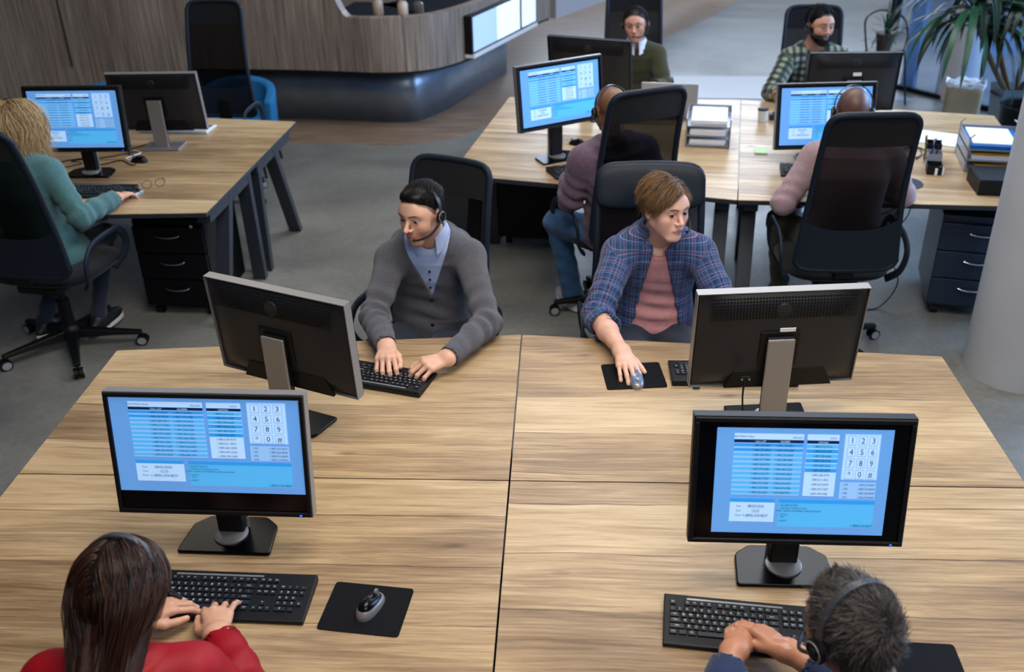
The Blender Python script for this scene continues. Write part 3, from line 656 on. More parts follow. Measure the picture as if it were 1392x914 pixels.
ch7 = chair_proto('tall black mesh chair seen from behind with a pink sweater showing through it', .19, .205, .232, 1.34, zbot=.56)
ch7.location = (1.53, 2.16, 0); ch7.rotation_euler = (0, 0, R_(1)); ch7.scale = (1.05, 1.05, 1.02)
chE = dup(ch7, (-2.36, 4.33, 0), R_(176), 'empty black mesh chair behind the left desk')
ch5 = dup(ch7, (-2.53, 2.10, 0), R_(-9), 'black chair behind the blonde woman, in front of the left desk')
ch5.scale = (1.2, 1.12, 1.0)
ch1 = chair_proto('black high-backed chair behind the man in the grey cardigan', .192, .205, .225, 1.27); ch1.location = (-.455, 1.34, 0); ch1.scale = (1, 1, .97); ch1.rotation_euler = (0, 0, R_(156))
ch8 = dup(ch1, (.67, 4.80, 0), R_(180), 'black chair behind the woman in the olive sweater')
ch8.scale = (1, 1, 1.06)
ch9 = dup(ch1, (1.93, 4.62, 0), R_(176), 'black chair behind the bearded man in the dark checked shirt')
ch3 = dup(ch1, (-.785, -1.22, 0), R_(4), 'black chair beneath the woman in the red blouse'); ch4 = dup(ch1, (.86, -1.30, 0), R_(-8), 'black chair beneath the grey-haired man')
ch2 = chair_proto('black chair with a padded headrest behind the man in the checked blue shirt', .215, .22, .235, 1.27, headrest='pad'); ch2.location = (.535, 1.26, 0); ch2.scale = (1.03, 1, .965); ch2.rotation_euler = (0, 0, R_(180))
ch6 = dup(ch7, (.44, 2.55, 0), R_(24), 'black mesh chair seen from behind, turned, of the person in the purple hoodie')

# ---------------------------------------------------------------- drawer pedestals
def pedestal(label, x, y, rz, mat='ped', w=.40, d=.50, h=.60):
    t = thing('drawer_pedestal', label, 'drawer unit', (x, y, 0), rz, 'three-drawer pedestals')
    g = G(); g.box((0, .01, .06+(h-.06)/2), (w, d-.02, h-.06)); put('body', g, mat, t, bevel=.004)
    hh = (h-.06-.05)/3
    for k in range(3):
        z = .075+hh*k+hh/2
        g = G(); g.box((0, -d/2+.005, z), (w-.006, .018, hh-.008)); dr = put('drawer', g, mat, t, bevel=.003)
        P_ = [(.07*math.sin(q), -d/2-.006-.018*math.cos(q), z+.035-.012*math.cos(q)) for q in np.linspace(-1.4, 1.4, 14)]
        g = G(); g.tube(P_, .007, 8, sy=.7); put('handle', g, 'chrome', dr, smooth=True)
    g = G(); g.tube([(w*.36, -d/2-.006, h-.03), (w*.36, -d/2+.005, h-.03)], .009, 12); put('lock', g, 'chrome', t)
    for sx in (-1, 1):
        for sy in (-1, 1):
            g = G(); g.tube([(sx*(w/2-.05)-.02, sy*(d/2-.05), .026), (sx*(w/2-.05)+.02, sy*(d/2-.05), .026)], .026, 14); g.box((sx*(w/2-.05), sy*(d/2-.05), .05), (.03, .03, .03)); put('caster', g, 'black', t)
    return t
pedestal('black three-drawer pedestal under the left desk by the blonde woman', -2.03, 2.72, R_(-3), w=.41)
pedestal('dark navy three-drawer pedestal under the right desk, beside the round column', 2.46, 2.74, R_(-12), 'pedblue', w=.42)
pedestal('black pedestal in the shadow under the hooded person\'s desk', -.02, 3.72, R_(171))

# ---------------------------------------------------------------- paper trays and desk clutter
MT['traywire'] = mk('tray_smoke', '8d95a3', .25, alpha=.8); MT['bluefold'] = mk('blue_folder', '1f6fc4', .4); MT['yellow'] = mk('yellow_folder', 'b58a2a', .6)
def tray(par, z, w=.26, d=.33, mat='traywire'):
    g = G(); g.box((0, 0, z+.002), (w, d, .004))
    for s in (-1, 1): g.box((s*w/2, 0, z+.022), (.004, d, .044))
    g.box((0, d/2, z+.022), (w, .004, .044)); return put('tray', g, mat, par)
def papers(label, x, y, z, rz, w=.21, d=.297, th=.02, mat='paper', cat='papers', name='paper_stack', grp=None):
    g = G(); n = max(1, int(th/.004))
    for k in range(n): a = random.uniform(-.02, .02); g.box((random.uniform(-.004, .004), random.uniform(-.004, .004), (k+.5)*th/n), (w, d, th/n*.9), Matrix.Rotation(a, 3, 'Z'))
    return tag(put(name, g, mat, loc=(x, y, z), rz=rz), label, cat, grp)
tx, ty, trz = 1.045, 3.44, R_(-9)
t = thing('letter_tray', 'three-level clear letter tray with white papers beside the grey laptop', 'letter tray', (tx, ty, TT), trz)
for k in range(3): tray(t, .005+k*.06)
for sx in (-1, 1):
    for sy in (-1, 1): g = G(); g.tube([(sx*.128, sy*.15, 0), (sx*.128, sy*.15, .17)], .004, 6); put('corner_post', g, 'silver', t)
for k, (nm, th) in enumerate((('bottom', .03), ('middle', .035), ('top', .03))): papers('white papers in the %s level of the clear letter tray by the laptop' % nm, tx, ty, TT+.0095+k*.06, trz, th=th)
tx, ty, trz = 2.56, 2.98, R_(-10)
t = thing('letter_tray', 'stacked grey letter tray with blue and yellow folders beside the black box', 'letter tray', (tx, ty, TT), trz)
for k in range(3): tray(t, .005+k*.06, .30, .34)
for sx in (-1, 1):
    for sy in (-1, 1): g = G(); g.tube([(sx*.15, sy*.155, 0), (sx*.15, sy*.155, .19), (sx*.13, sy*.155, .21)], .0045, 6); put('corner_post', g, 'silver', t)
papers('yellow folder low in the tray beside the black box', tx, ty, TT+.01, trz+.06, th=.03, mat='yellow', name='folder', cat='folder')
papers('white papers between the folders in the tray beside the black box', tx, ty-.005, TT+.0695, trz-.05, w=.23, th=.02)
papers('yellow folder with loose sheets in the tray beside the black box, upper one', tx, ty, TT+.091, trz+.04, w=.24, th=.014, mat='yellow', name='folder', cat='folder')
papers('blue folder on top of the tray beside the black box', tx, ty, TT+.13, trz, w=.27, d=.32, th=.022, mat='bluefold', name='folder', cat='folder')
papers('white papers lying on the blue folder', tx-.012, ty+.005, TT+.153, trz, w=.225, d=.29, th=.008)
papers('loose white sheets behind the pen organiser on the right desk', 2.44, 3.42, TT, R_(-25), w=.25, d=.25, th=.006)
g = G(); g.box((0, 0, .04), (.33, .24, .08)); g.box((0, 0, .082), (.32, .23, .004)); tag(put('storage_box', g, 'black', loc=(2.50, 2.58, TT), rz=R_(-6), bevel=.004), 'flat black box on the front corner of the right desk', 'box')
t = thing('pen_organiser', 'black and clear desk organiser with pens on the right desk', 'organiser', (2.235, 2.93, TT), R_(-14))
for k, (yy, hh) in enumerate(((-.10, .05), (0, .085), (.10, .11))):
    g = G(); w_, d_ = .075, .09
    for (c_, dd) in (((0, yy, .002), (w_, d_, .004)), ((-w_/2, yy, hh/2), (.003, d_, hh)), ((w_/2, yy, hh/2), (.003, d_, hh)), ((0, yy-d_/2, hh/2), (w_, .003, hh)), ((0, yy+d_/2, hh/2), (w_, .003, hh))): g.box(c_, dd)
    put('compartment', g, 'black' if k != 1 else 'traywire', t)
PC = ['1b2a6b', 'b13a24', '1a1a1a', 'd8b23a', 'c8ccd4', '2b6f3a']
for k in range(6):
    a = random.uniform(-.2, .2); b = random.uniform(-.2, .2); x0, y0 = 2.235+random.uniform(-.02, .02), 2.93+random.uniform(-.0, .12)
    g = G(); g.tube([(0, 0, 0), (a*.14, b*.14, .14)], .004, 6); g.tube([(a*.14, b*.14, .14), (a*.15, b*.15, .15)], [.004, .001], 6)
    tag(put('pen', g, mk('pen_colour', PC[k], .4), loc=(x0, y0, TT+.006)), '%s pen standing in the desk organiser' % ['navy', 'red', 'black', 'yellow', 'white', 'green'][k], 'pen', 'pens in the organiser')
g = G(); g.box((0, 0, .02), (.05, .03, .04)); tag(put('sticky_note_block', g, 'paper', loc=(2.225, 2.80, TT), rz=.1, bevel=.002), 'small white block in front of the pen organiser', 'note block')
g = G(); g.box((0, 0, .004), (.076, .076, .008)); tag(put('sticky_note_pad', g, mk('green_note', 'a9cba0', .7), loc=(1.325, 3.19, TT), rz=R_(-9)), 'pale green sticky note pad on the desk near the seam', 'note pad')
g = G(); g.lathe([(.026, 0), (.032, .07), (.033, .075)], 24); g.mi = 1; g.lathe([(.034, .075), (.034, .085), (.02, .088)], 24); tag(put('paper_cup', g, ['white', 'black'], loc=(1.435, 3.80, TT), smooth=True, auto=.5), 'small white cup with a black lid near the seam of the right desks', 'cup')
g = G(); g.box((0, 0, .02), (.07, .05, .04)); g.tube([(0, 0, .04), (0, 0, .05)], .015, 12); tag(put('small_box', g, 'darksteel', loc=(1.52, 3.84, TT), bevel=.004), 'small dark box beside the white cup', 'box')
g = G(); g.lathe([(.014, 0), (.014, .05), (.008, .055), (.008, .07)], 16); tag(put('small_bottle', g, mk('orange_cap', 'b0552f', .4), loc=(2.07, 2.88, TT), smooth=True, auto=.5), 'small orange bottle left of the pen organiser', 'bottle')
def cable(label, P, z=.0, r=.0035, mat='black', grp='loose cables'):
    g = G(); g.tube(path_smooth([Vector(p) for p in P], 6), r, 6); return tag(put('cable', g, mat, smooth=True), label, 'cable', grp)
z = TT+.005
cable('black coiled cable lying left of the pen organiser', [(2.02, 3.05, z), (2.12, 3.2, z), (2.24, 3.22, z+.01), (2.22, 3.10, z), (2.08, 3.02, z+.008), (2.02, 3.14, z+.01), (2.16, 3.3, z), (2.28, 3.2, z), (2.18, 3.04, z)])
cable('black cable looping behind the monitor of the blonde woman', [(-2.9, 3.0, z), (-2.75, 3.1, z), (-2.6, 2.99, z), (-2.5, 3.06, z), (-2.40, 2.98, z), (-2.38, 3.0, z)])
cable('black cable tangled left of that monitor, running to its base', [(-2.85, 2.9, z), (-2.7, 2.98, z+.01), (-2.8, 3.06, z), (-2.62, 3.12, z), (-2.5, 3.2, z), (-2.4, 3.3, z)])
cable('black mouse cable by the silver-footed monitor', [(-2.37, 3.11, z), (-2.5, 3.18, z), (-2.5, 3.3, z), (-2.42, 3.4, z)])
cable('white cable behind the monitor of the blonde woman', [(-2.42, 3.05, z), (-2.48, 3.1, z), (-2.43, 3.2, z), (-2.5, 3.25, z)], mat='white')
cable('black cable trailing on the floor beside the navy pedestal', [(2.18, 3.0, .70), (2.15, 2.92, .45), (2.02, 2.88, .30), (2.1, 2.75, .12), (1.98, 2.62, .01), (1.85, 2.6, .008), (1.78, 2.7, .008)])
cable('black cable hanging in a loop behind the navy pedestal', [(2.2, 3.05, .70), (2.1, 2.95, .5), (1.98, 2.95, .42), (2.02, 2.9, .33), (2.12, 2.98, .5)])
cable('pale cable on the desk of the hooded person', [(.26, 3.30, z), (.36, 3.26, z), (.46, 3.33, z), (.56, 3.3, z)], mat=mk('pale_green_cable', 'a9b49a', .5), r=.006)
# eyeglasses lying beside the blonde woman's mouse
t = thing('eyeglasses', 'thin-framed eyeglasses lying beyond the blonde woman\'s hand', 'glasses', (-2.12, 2.60, TT), R_(30))
for s in (-1, 1):
    g = G(); g.tube([(s*.035+.026*math.cos(a), 0, .03+.022*math.sin(a)) for a in np.linspace(0, 2*PI, 20, False)], .0016, 6, closed=True, up=(0, 1, 0)); put('rim', g, 'black', t)
    g = G(); g.tube([(s*.062, 0, .035), (s*.066, .06, .03), (s*.064, .13, .008)], .0015, 6); put('temple', g, 'black', t)
# laptop on the olive woman's desk, lid seen from behind
t = thing('laptop', 'open grey laptop seen from behind, beside the letter tray', 'laptop', (.86, 3.98, TT), R_(171))
g = G(); g.box((0, 0, .009), (.36, .25, .018)); put('base', g, 'silver', t, bevel=.004)
g = G(); R = Matrix.Rotation(R_(-14), 3, 'X'); g.box(Vector((0, .128, .02))+R @ Vector((0, 0, .12)), (.36, .01, .24), R); put('lid', g, mk('laptop_grey', 'a6a9b2', .4, metal=.3), t, bevel=.004)
g = G(); g.box((0, .124, .02)+R @ Vector((0, 0, .12)) if False else Vector((0, .1215, .02))+R @ Vector((0, 0, .12)), (.33, .002, .21), R); put('screen', g, 'blackgloss', t)
g = G()
for i in range(12):
    for j in range(4): g.box(((i-5.5)*.025, .05-j*.03, .0195), (.022, .025, .003))
q = put('keys', g, 'black', t); q['kind'] = 'stuff'
g = G(); g.lathe([(.035, 0), (.04, .05), (.04, .09)], 20); tag(put('mug', g, 'black', loc=(1.12, 4.02, TT), smooth=True, auto=.6), 'black mug at the far edge beside the laptop', 'mug') if False else None

# ---------------------------------------------------------------- blue armchairs behind the left desk
MT['bluefab'] = mk('blue_upholstery', '14689c', .8, bump=.25, bscale=300, var=.08)
def bluechair(label, x, y, rz, w=.62, h=.78):
    t = thing('armchair', label, 'armchair', (x, y, 0), rz, 'blue upholstered armchairs')
    g = G()
    def fn(u, v_):
        a = PI*(1.08)*(u-.5)+PI/2; r_ = 1; z = .22+(h-.22)*v_; q = 1+.06*v_
        e = 3.; ca, sa = math.cos(a), math.sin(a); rr = (abs(ca)**e+abs(sa)**e)**(-1/e); x_, y_ = ca*rr*w/2*q, sa*rr*w/2*q-.05
        return (Vector((x_, y_, z-(.12*v_*(1-max(0, sa))))), Vector((-ca, -sa, 0)))
    g.slab(fn, 36, 10, .075); put('shell_back', g, 'bluefab', t, bevel=.02, smooth=True, auto=.8)
    g = G(); g.prism(fold([(-w/2+.08, -w/2+.02), (w/2-.08, -w/2+.02), (w/2-.08, w/2-.14), (-w/2+.08, w/2-.14)], 5, .05), .28, .44); put('seat_cushion', g, 'bluefab', t, bevel=.02)
    for sx in (-1, 1):
        for sy in (-1, 1): g = G(); g.tube([(sx*.2, sy*.2, .28), (sx*.24, sy*.24, 0)], [.016, .009], 10); put('leg', g, 'black', t)
    return t
bluechair('blue upholstered armchair right of the empty black chair', -2.42, 5.02, R_(0), w=.6, h=.69)
bluechair('dark blue armchair half hidden behind the left monitors', -3.42, 5.0, R_(10), w=.6, h=.66)

# ---------------------------------------------------------------- plants
MT['leaf'] = mk('dark_leaf', '12291a', .38, var=.25, vscale=6); MT['leaf2'] = mk('light_leaf', '28513a', .4, var=.2, vscale=6); MT['bark'] = mk('bark', '6a5a45', .8, bump=.4, bscale=40); MT['soil'] = mk('soil', '2b211a', .95)
def leaf(p, d, L, w, droop, seg=10, curl=.0):
    d = Vector(d).normalized(); g = G(); p = Vector(p); side = d.cross(Vector((0, 0, 1))).normalized(); V = []
    for i in range(seg+1):
        t_ = i/seg; ww = w*min(1, .35+t_*3)*(1-t_**3)**.8; V += [p-side*ww+Vector((0, 0, ww*.35)), p.copy(), p+side*ww+Vector((0, 0, ww*.35))]
        d = (d+Vector((0, 0, -droop))*(1/seg)*(.4+1.6*t_)).normalized(); p = p+d*L/seg
    F = []
    for i in range(seg): F += [(3*i, 3*i+1, 3*i+4, 3*i+3), (3*i+1, 3*i+2, 3*i+5, 3*i+4)]
    g.add(V, F); return g
def plant_leaves(par, c, n, L, w, droop, mats, zr=(.1, .9), az=(0, 2*PI), seed=1):
    rr = random.Random(seed)
    for i in range(n):
        a = az[0]+(az[1]-az[0])*rr.random(); e = zr[0]+(zr[1]-zr[0])*rr.random()
        g = leaf(Vector(c)+Vector((0, 0, rr.uniform(-.12, .05))), (math.cos(a)*math.cos(e), math.sin(a)*math.cos(e), math.sin(e)), L*rr.uniform(.75, 1.15), w*rr.uniform(.8, 1.2), droop*rr.uniform(.8, 1.3))
        put('leaf', g, mats[rr.random() < .3], par, smooth=True)
t = thing('potted_dracaena', 'tall leafy dracaena with long dark drooping leaves in a grey tapered planter', 'plant', (3.70, 5.42, 0))
g = G(); g.lathe([(.13, 0), (.19, .50), (.20, .52), (.185, .52), (.175, .46)], 4); g.V = [(x*math.cos(PI/4)-y*math.sin(PI/4), x*math.sin(PI/4)+y*math.cos(PI/4), z_) for x, y, z_ in g.V]; put('planter', g, mk('blue_grey_planter', '5f7585', .45), t, bevel=.006)
g = G(); g.lathe([(.1, .44), (.17, .46), (.05, .465)], 20); put('soil', g, 'soil', t)
crowns = [((-.50, -.18, 1.13), 46, 11), ((.0, -.1, 1.30), 34, 12), ((-.22, .12, 1.02), 26, 13), ((.12, -.3, 1.08), 24, 14)]
for c_, n_, sd in crowns:
    g = G(); g.tube(path_smooth([(c_[0]*.1, c_[1]*.1, .45), (c_[0]*.6, c_[1]*.6, .45+(c_[2]-.45)*.5), c_], 6), [.022]*12+[.02], 10); put('cane', g, 'bark', t, smooth=True)
    plant_leaves(t, c_, n_, .74, .028, 2.7, ('leaf', 'leaf2'), (.15, 1.2), seed=sd)
t = thing('potted_shrub', 'small leafy plant with rounded leaves beside the dracaena', 'plant', (4.22, 5.0, 0))
g = G(); g.lathe([(.09, .0), (.12, .28), (.125, .30), (.11, .30), (.1, .26)], 24); put('pot', g, 'black', t, smooth=True, auto=.5)
g = G(); g.tube([(0, 0, .2), (-.02, 0, .6), (-.05, -.02, .9)], .012, 8); put('stem', g, 'bark', t)
rr = random.Random(5)
for i in range(60):
    a = rr.uniform(0, 2*PI); zz_ = rr.uniform(.4, 1.05); r_ = rr.uniform(.03, .2); g = leaf((math.cos(a)*r_-.05, math.sin(a)*r_, zz_), (math.cos(a), math.sin(a), rr.uniform(-.2, .6)), .09, .026, .8, 5); put('leaf', g, ('leaf2', 'leaf')[rr.random() < .4], t, smooth=True)
# wire chair with potted plant on its seat
t = thing('wire_chair', 'slim black wire-framed chair carrying a potted plant by the glass', 'chair', (3.10, 6.85, 0), R_(8))
g = G(); g.lathe([(.17, .445), (.18, .45), (.18, .46), (.17, .465)], 30); put('seat', g, 'black', t, smooth=True, auto=.5)
for sx in (-1, 1):
    for sy in (-1, 1): g = G(); g.tube([(sx*.13, sy*.13, .45), (sx*.19, sy*.18, 0)], .009, 8); put('leg', g, 'black', t)
g = G(); g.tube(path_smooth([(-.17, .0, .45), (-.20, .02, .60), (-.17, .12, .74), (0, .2, .79), (.17, .12, .74), (.20, .02, .60), (.17, 0, .45)], 6), .009, 8); put('arm_hoop', g, 'black', t, smooth=True)
t = thing('potted_plant', 'green plant in a dark pot standing on the wire chair', 'plant', (3.08, 6.85, .466))
g = G(); g.lathe([(.06, 0), (.085, .15), (.09, .16), (.075, .16)], 20); put('pot', g, mk('dark_pot', '3b332c', .7), t, smooth=True, auto=.5)
plant_leaves(t, (0, 0, .17), 34, .26, .012, 1.1, ('leaf2', 'leaf'), (.3, 1.5), seed=21)
# paper bag
t = thing('paper_bag', 'brown paper bag with a crumpled white lining beside the pale pillar', 'bag', (3.66, 6.28, 0), R_(-20))
g = G(); MT['kraft'] = mk('kraft_paper', '8b7a62', .85, var=.1, bump=.2, bscale=20)
g.slab(lambda u, v_: (Vector((math.copysign(min(abs(math.cos(2*PI*u))*1.35, 1), math.cos(2*PI*u))*.15, math.copysign(min(abs(math.sin(2*PI*u))*1.35, 1), math.sin(2*PI*u))*.10, .002+.30*v_+.012*math.sin(9*u*2*PI)*v_)), Vector((-math.cos(2*PI*u), -math.sin(2*PI*u), 0))), 41, 8, .004); put('bag_body', g, 'kraft', t, smooth=True)
g = G(); g.slab(lambda u, v_: (Vector((math.copysign(min(abs(math.cos(2*PI*u))*1.35, 1), math.cos(2*PI*u))*(.142+.02*v_), math.copysign(min(abs(math.sin(2*PI*u))*1.35, 1), math.sin(2*PI*u))*(.092+.02*v_), .27+.06*v_+(.014*math.sin(5*u*2*PI)+.010*math.sin(11*u*2*PI+1))*v_)), Vector((-math.cos(2*PI*u), -math.sin(2*PI*u), 0))), 61, 6, .004); put('lining', g, 'paper', t, smooth=True)
g = G(); g.prism([(-.14, -.09), (.14, -.09), (.14, .09), (-.14, .09)], .001, .004); put('bag_base', g, 'kraft', t)
# dark bin at the right edge
t = thing('waste_bin', 'dark bin at the right edge behind the paper trays', 'bin', (3.50, 4.75, 0))
g = G(); g.lathe([(.12, 0), (.16, .55), (.165, .56), (.15, .56), (.145, .5)], 28); put('bin_body', g, 'ped', t, smooth=True, auto=.5); g = G(); g.lathe([(.11, .02), (.12, .03)], 24); put('bin_base', g, 'black', t)
#@@PEOPLE
# ================================================================ people
F32 = np.float32
def A3(v): return np.asarray(v, dtype=F32)
def nrm(v): v = np.asarray(v, float); return v/np.linalg.norm(v)
def d_cap(P, a, b, ra, rb):
    a = A3(a); ab = A3(b)-a; q = P-a; h = np.clip(q @ ab/max(float(ab @ ab), 1e-9), 0, 1); return np.linalg.norm(q-h[:, None]*ab, axis=1)-(ra+(rb-ra)*h)
def d_flat(P, a, b, ra, rb):
    a = A3(a); ab = A3(b)-a; L = float(np.linalg.norm(ab)); u = ab/L; q = P-a; s = q @ u; h = np.clip(s/L, 0, 1.3)
    d = np.linalg.norm(q-s[:, None]*u, axis=1)-(ra+(rb-ra)*h); d = np.maximum(d, s-L)
    e = np.linalg.norm(q, axis=1)-ra; return np.where(s < 0, e, d)
def d_ell(P, c, R, r):
    q = (P-A3(c)) @ A3(R); r = A3(r); k0 = np.linalg.norm(q/r, axis=1); k1 = np.linalg.norm(q/(r*r), axis=1)+1e-9; return k0*(k0-1)/k1
def smin(a, b, k):
    if k <= 0: return np.minimum(a, b)
    h = np.maximum(k-np.abs(a-b), 0)/k; return np.minimum(a, b)-h*h*k*.25
def smax(a, b, k): return -smin(-a, -b, k)
class Sdf:
    def __init__(s): s.ops = []
    def cap(s, a, b, ra, rb=None, k=.012): s.ops.append(('+', d_cap, (a, b, ra, ra if rb is None else rb), k)); return s
    def flat(s, a, b, ra, rb, k=.01): s.ops.append(('+', d_flat, (a, b, ra, rb), k)); return s
    def ell(s, c, R, r, k=.012): s.ops.append(('+', d_ell, (c, R, r), k)); return s
    def fn(s, f, k=0., op='+'): s.ops.append((op, lambda P: f(P), (), k)); return s
    def cutcap(s, a, b, ra, rb, k=.005): s.ops.append(('-', d_cap, (a, b, ra, rb), k)); return s
    def cutell(s, c, R, r, k=.005): s.ops.append(('-', d_ell, (c, R, r), k)); return s
    def __call__(s, P):
        d = np.full(len(P), 9, dtype=F32)
        for op, f, a, k in s.ops:
            e = f(P, *a)
            d = smin(d, e, k) if op == '+' else smax(d, -e, k) if op == '-' else smax(d, e, k)
        return d
def sdf_mesh(f, lo, hi, h):
    lo = np.array(lo, float); hi = np.array(hi, float); B = 8; nb = np.maximum(1, np.ceil((hi-lo)/(h*B)).astype(int)); n = nb*B
    bi = np.stack(np.meshgrid(*[np.arange(q) for q in nb], indexing='ij'), -1).reshape(-1, 3)
    cen = lo+(bi+.5)*B*h; dc = f(cen.astype(F32)); D = np.ones(tuple(n), dtype=F32)
    keep = np.abs(dc) < B*h*1.3
    sg = np.where(dc < 0, -1., 1.).astype(F32).reshape(nb); D *= np.repeat(np.repeat(np.repeat(sg, B, 0), B, 1), B, 2)
    loc = np.stack(np.meshgrid(*[np.arange(B)]*3, indexing='ij'), -1).reshape(-1, 3)
    kb = bi[keep]; CH = 1200
    for i in range(0, len(kb), CH):
        idx = (kb[i:i+CH, None, :]*B+loc[None]).reshape(-1, 3); D[idx[:, 0], idx[:, 1], idx[:, 2]] = f((lo+idx*h).astype(F32))
    D[0] = D[-1] = 1; D[:, 0] = D[:, -1] = 1; D[:, :, 0] = D[:, :, -1] = 1
    S = D < 0; cnt = np.zeros(tuple(n-1), dtype=np.int8)
    offs = [(a, b, c) for a in (0, 1) for b in (0, 1) for c in (0, 1)]
    sl = lambda o: tuple(slice(o[i], n[i]-1+o[i]) for i in range(3))
    for o in offs: cnt += S[sl(o)]
    act = np.argwhere((cnt > 0) & (cnt < 8)); vid = np.full(tuple(n-1), -1, dtype=np.int32); vid[act[:, 0], act[:, 1], act[:, 2]] = np.arange(len(act))
    cd = np.stack([D[act[:, 0]+o[0], act[:, 1]+o[1], act[:, 2]+o[2]] for o in offs], 1); acc = np.zeros((len(act), 3)); num = np.zeros(len(act))
    for i, a in enumerate(offs):
        for j, b in enumerate(offs):
            if j > i and sum(abs(p-q) for p, q in zip(a, b)) == 1:
                da, db = cd[:, i], cd[:, j]; m = (da < 0) != (db < 0); t_ = np.where(m, da/(da-db+1e-12), 0)
                acc += np.where(m[:, None], np.array(a)+(np.array(b)-np.array(a))*t_[:, None], 0); num += m
    V = lo+(act+acc/num[:, None])*h; Fs = []
    for ax in range(3):
        u, w = (ax+1) % 3, (ax+2) % 3
        s0 = [slice(0, None)]*3; s1 = [slice(0, None)]*3; s0[ax] = slice(0, n[ax]-1); s1[ax] = slice(1, n[ax])
        E = np.argwhere(S[tuple(s0)] != S[tuple(s1)]); E = E[(E[:, u] > 0) & (E[:, w] > 0) & (E[:, u] < n[u]-1) & (E[:, w] < n[w]-1)]
        flip = S[E[:, 0], E[:, 1], E[:, 2]]
        def vi(du, dw): e = E.copy(); e[:, u] -= du; e[:, w] -= dw; return vid[e[:, 0], e[:, 1], e[:, 2]]
        q = np.stack([vi(1, 1), vi(0, 1), vi(0, 0), vi(1, 0)], 1); q[~flip] = q[~flip][:, ::-1]; Fs.append(q)
    return V, np.concatenate(Fs)
def cat_mesh(parts):
    Vs, Fs, b = [], [], 0
    for V, F in parts: Vs.append(V); Fs.append(F+b); b += len(V)
    return np.concatenate(Vs), np.concatenate(Fs)
def put_np(name, V, F, mats, parent, tint=None, cuv=None, smooth=True):
    o_ = np.array(parent.location) if parent is not None else 0
    me = mesh_data(name, V-o_, F, mats if isinstance(mats, list) else [mats], smooth=smooth)
    if tint is not None:
        a = me.color_attributes.new('tint', 'FLOAT_COLOR', 'POINT'); a.data.foreach_set('color', np.concatenate([tint, np.ones((len(V), 1))], 1).astype(F32).ravel())
    if cuv is not None:
        a = me.attributes.new('cuv', 'FLOAT_VECTOR', 'POINT'); a.data.foreach_set('vector', cuv.astype(F32).ravel())
    o = bpy.data.objects.new(name, me); C.objects.link(o); o.parent = parent; return o
def hex3(h): return np.array([(int(h[i:i+2], 16)/255)**2.2 for i in (0, 2, 4)])
def sstep(a, b, x): t_ = np.clip((x-a)/(b-a), 0, 1); return t_*t_*(3-2*t_)
_nd = rng.normal(size=(24, 3)); _np = rng.uniform(0, 6.28, 24)
def wob(P, f, i0=0, n=4): # smooth pseudo-noise in about [-1,1]
    r = 0
    for i in range(i0, i0+n): r = r+np.sin(P @ (_nd[i % 24]*f).astype(F32)+_np[i % 24])
    return r/n**.5
def frame(yaw, pitch=0, roll=0):   # columns: right, forward, up ; yaw 0 = +y, clockwise; pitch>0 looks down; roll>0 tips to own right
    y, p, r = map(math.radians, (yaw, pitch, roll))
    f = np.array([math.sin(y)*math.cos(p), math.cos(y)*math.cos(p), -math.sin(p)]); x = np.array([math.cos(y), -math.sin(y), 0]); u = np.cross(x, f)
    x2 = x*math.cos(r)-u*math.sin(r); u2 = x*math.sin(r)+u*math.cos(r); return np.stack([x2, f, u2], 1)
I3 = np.eye(3)
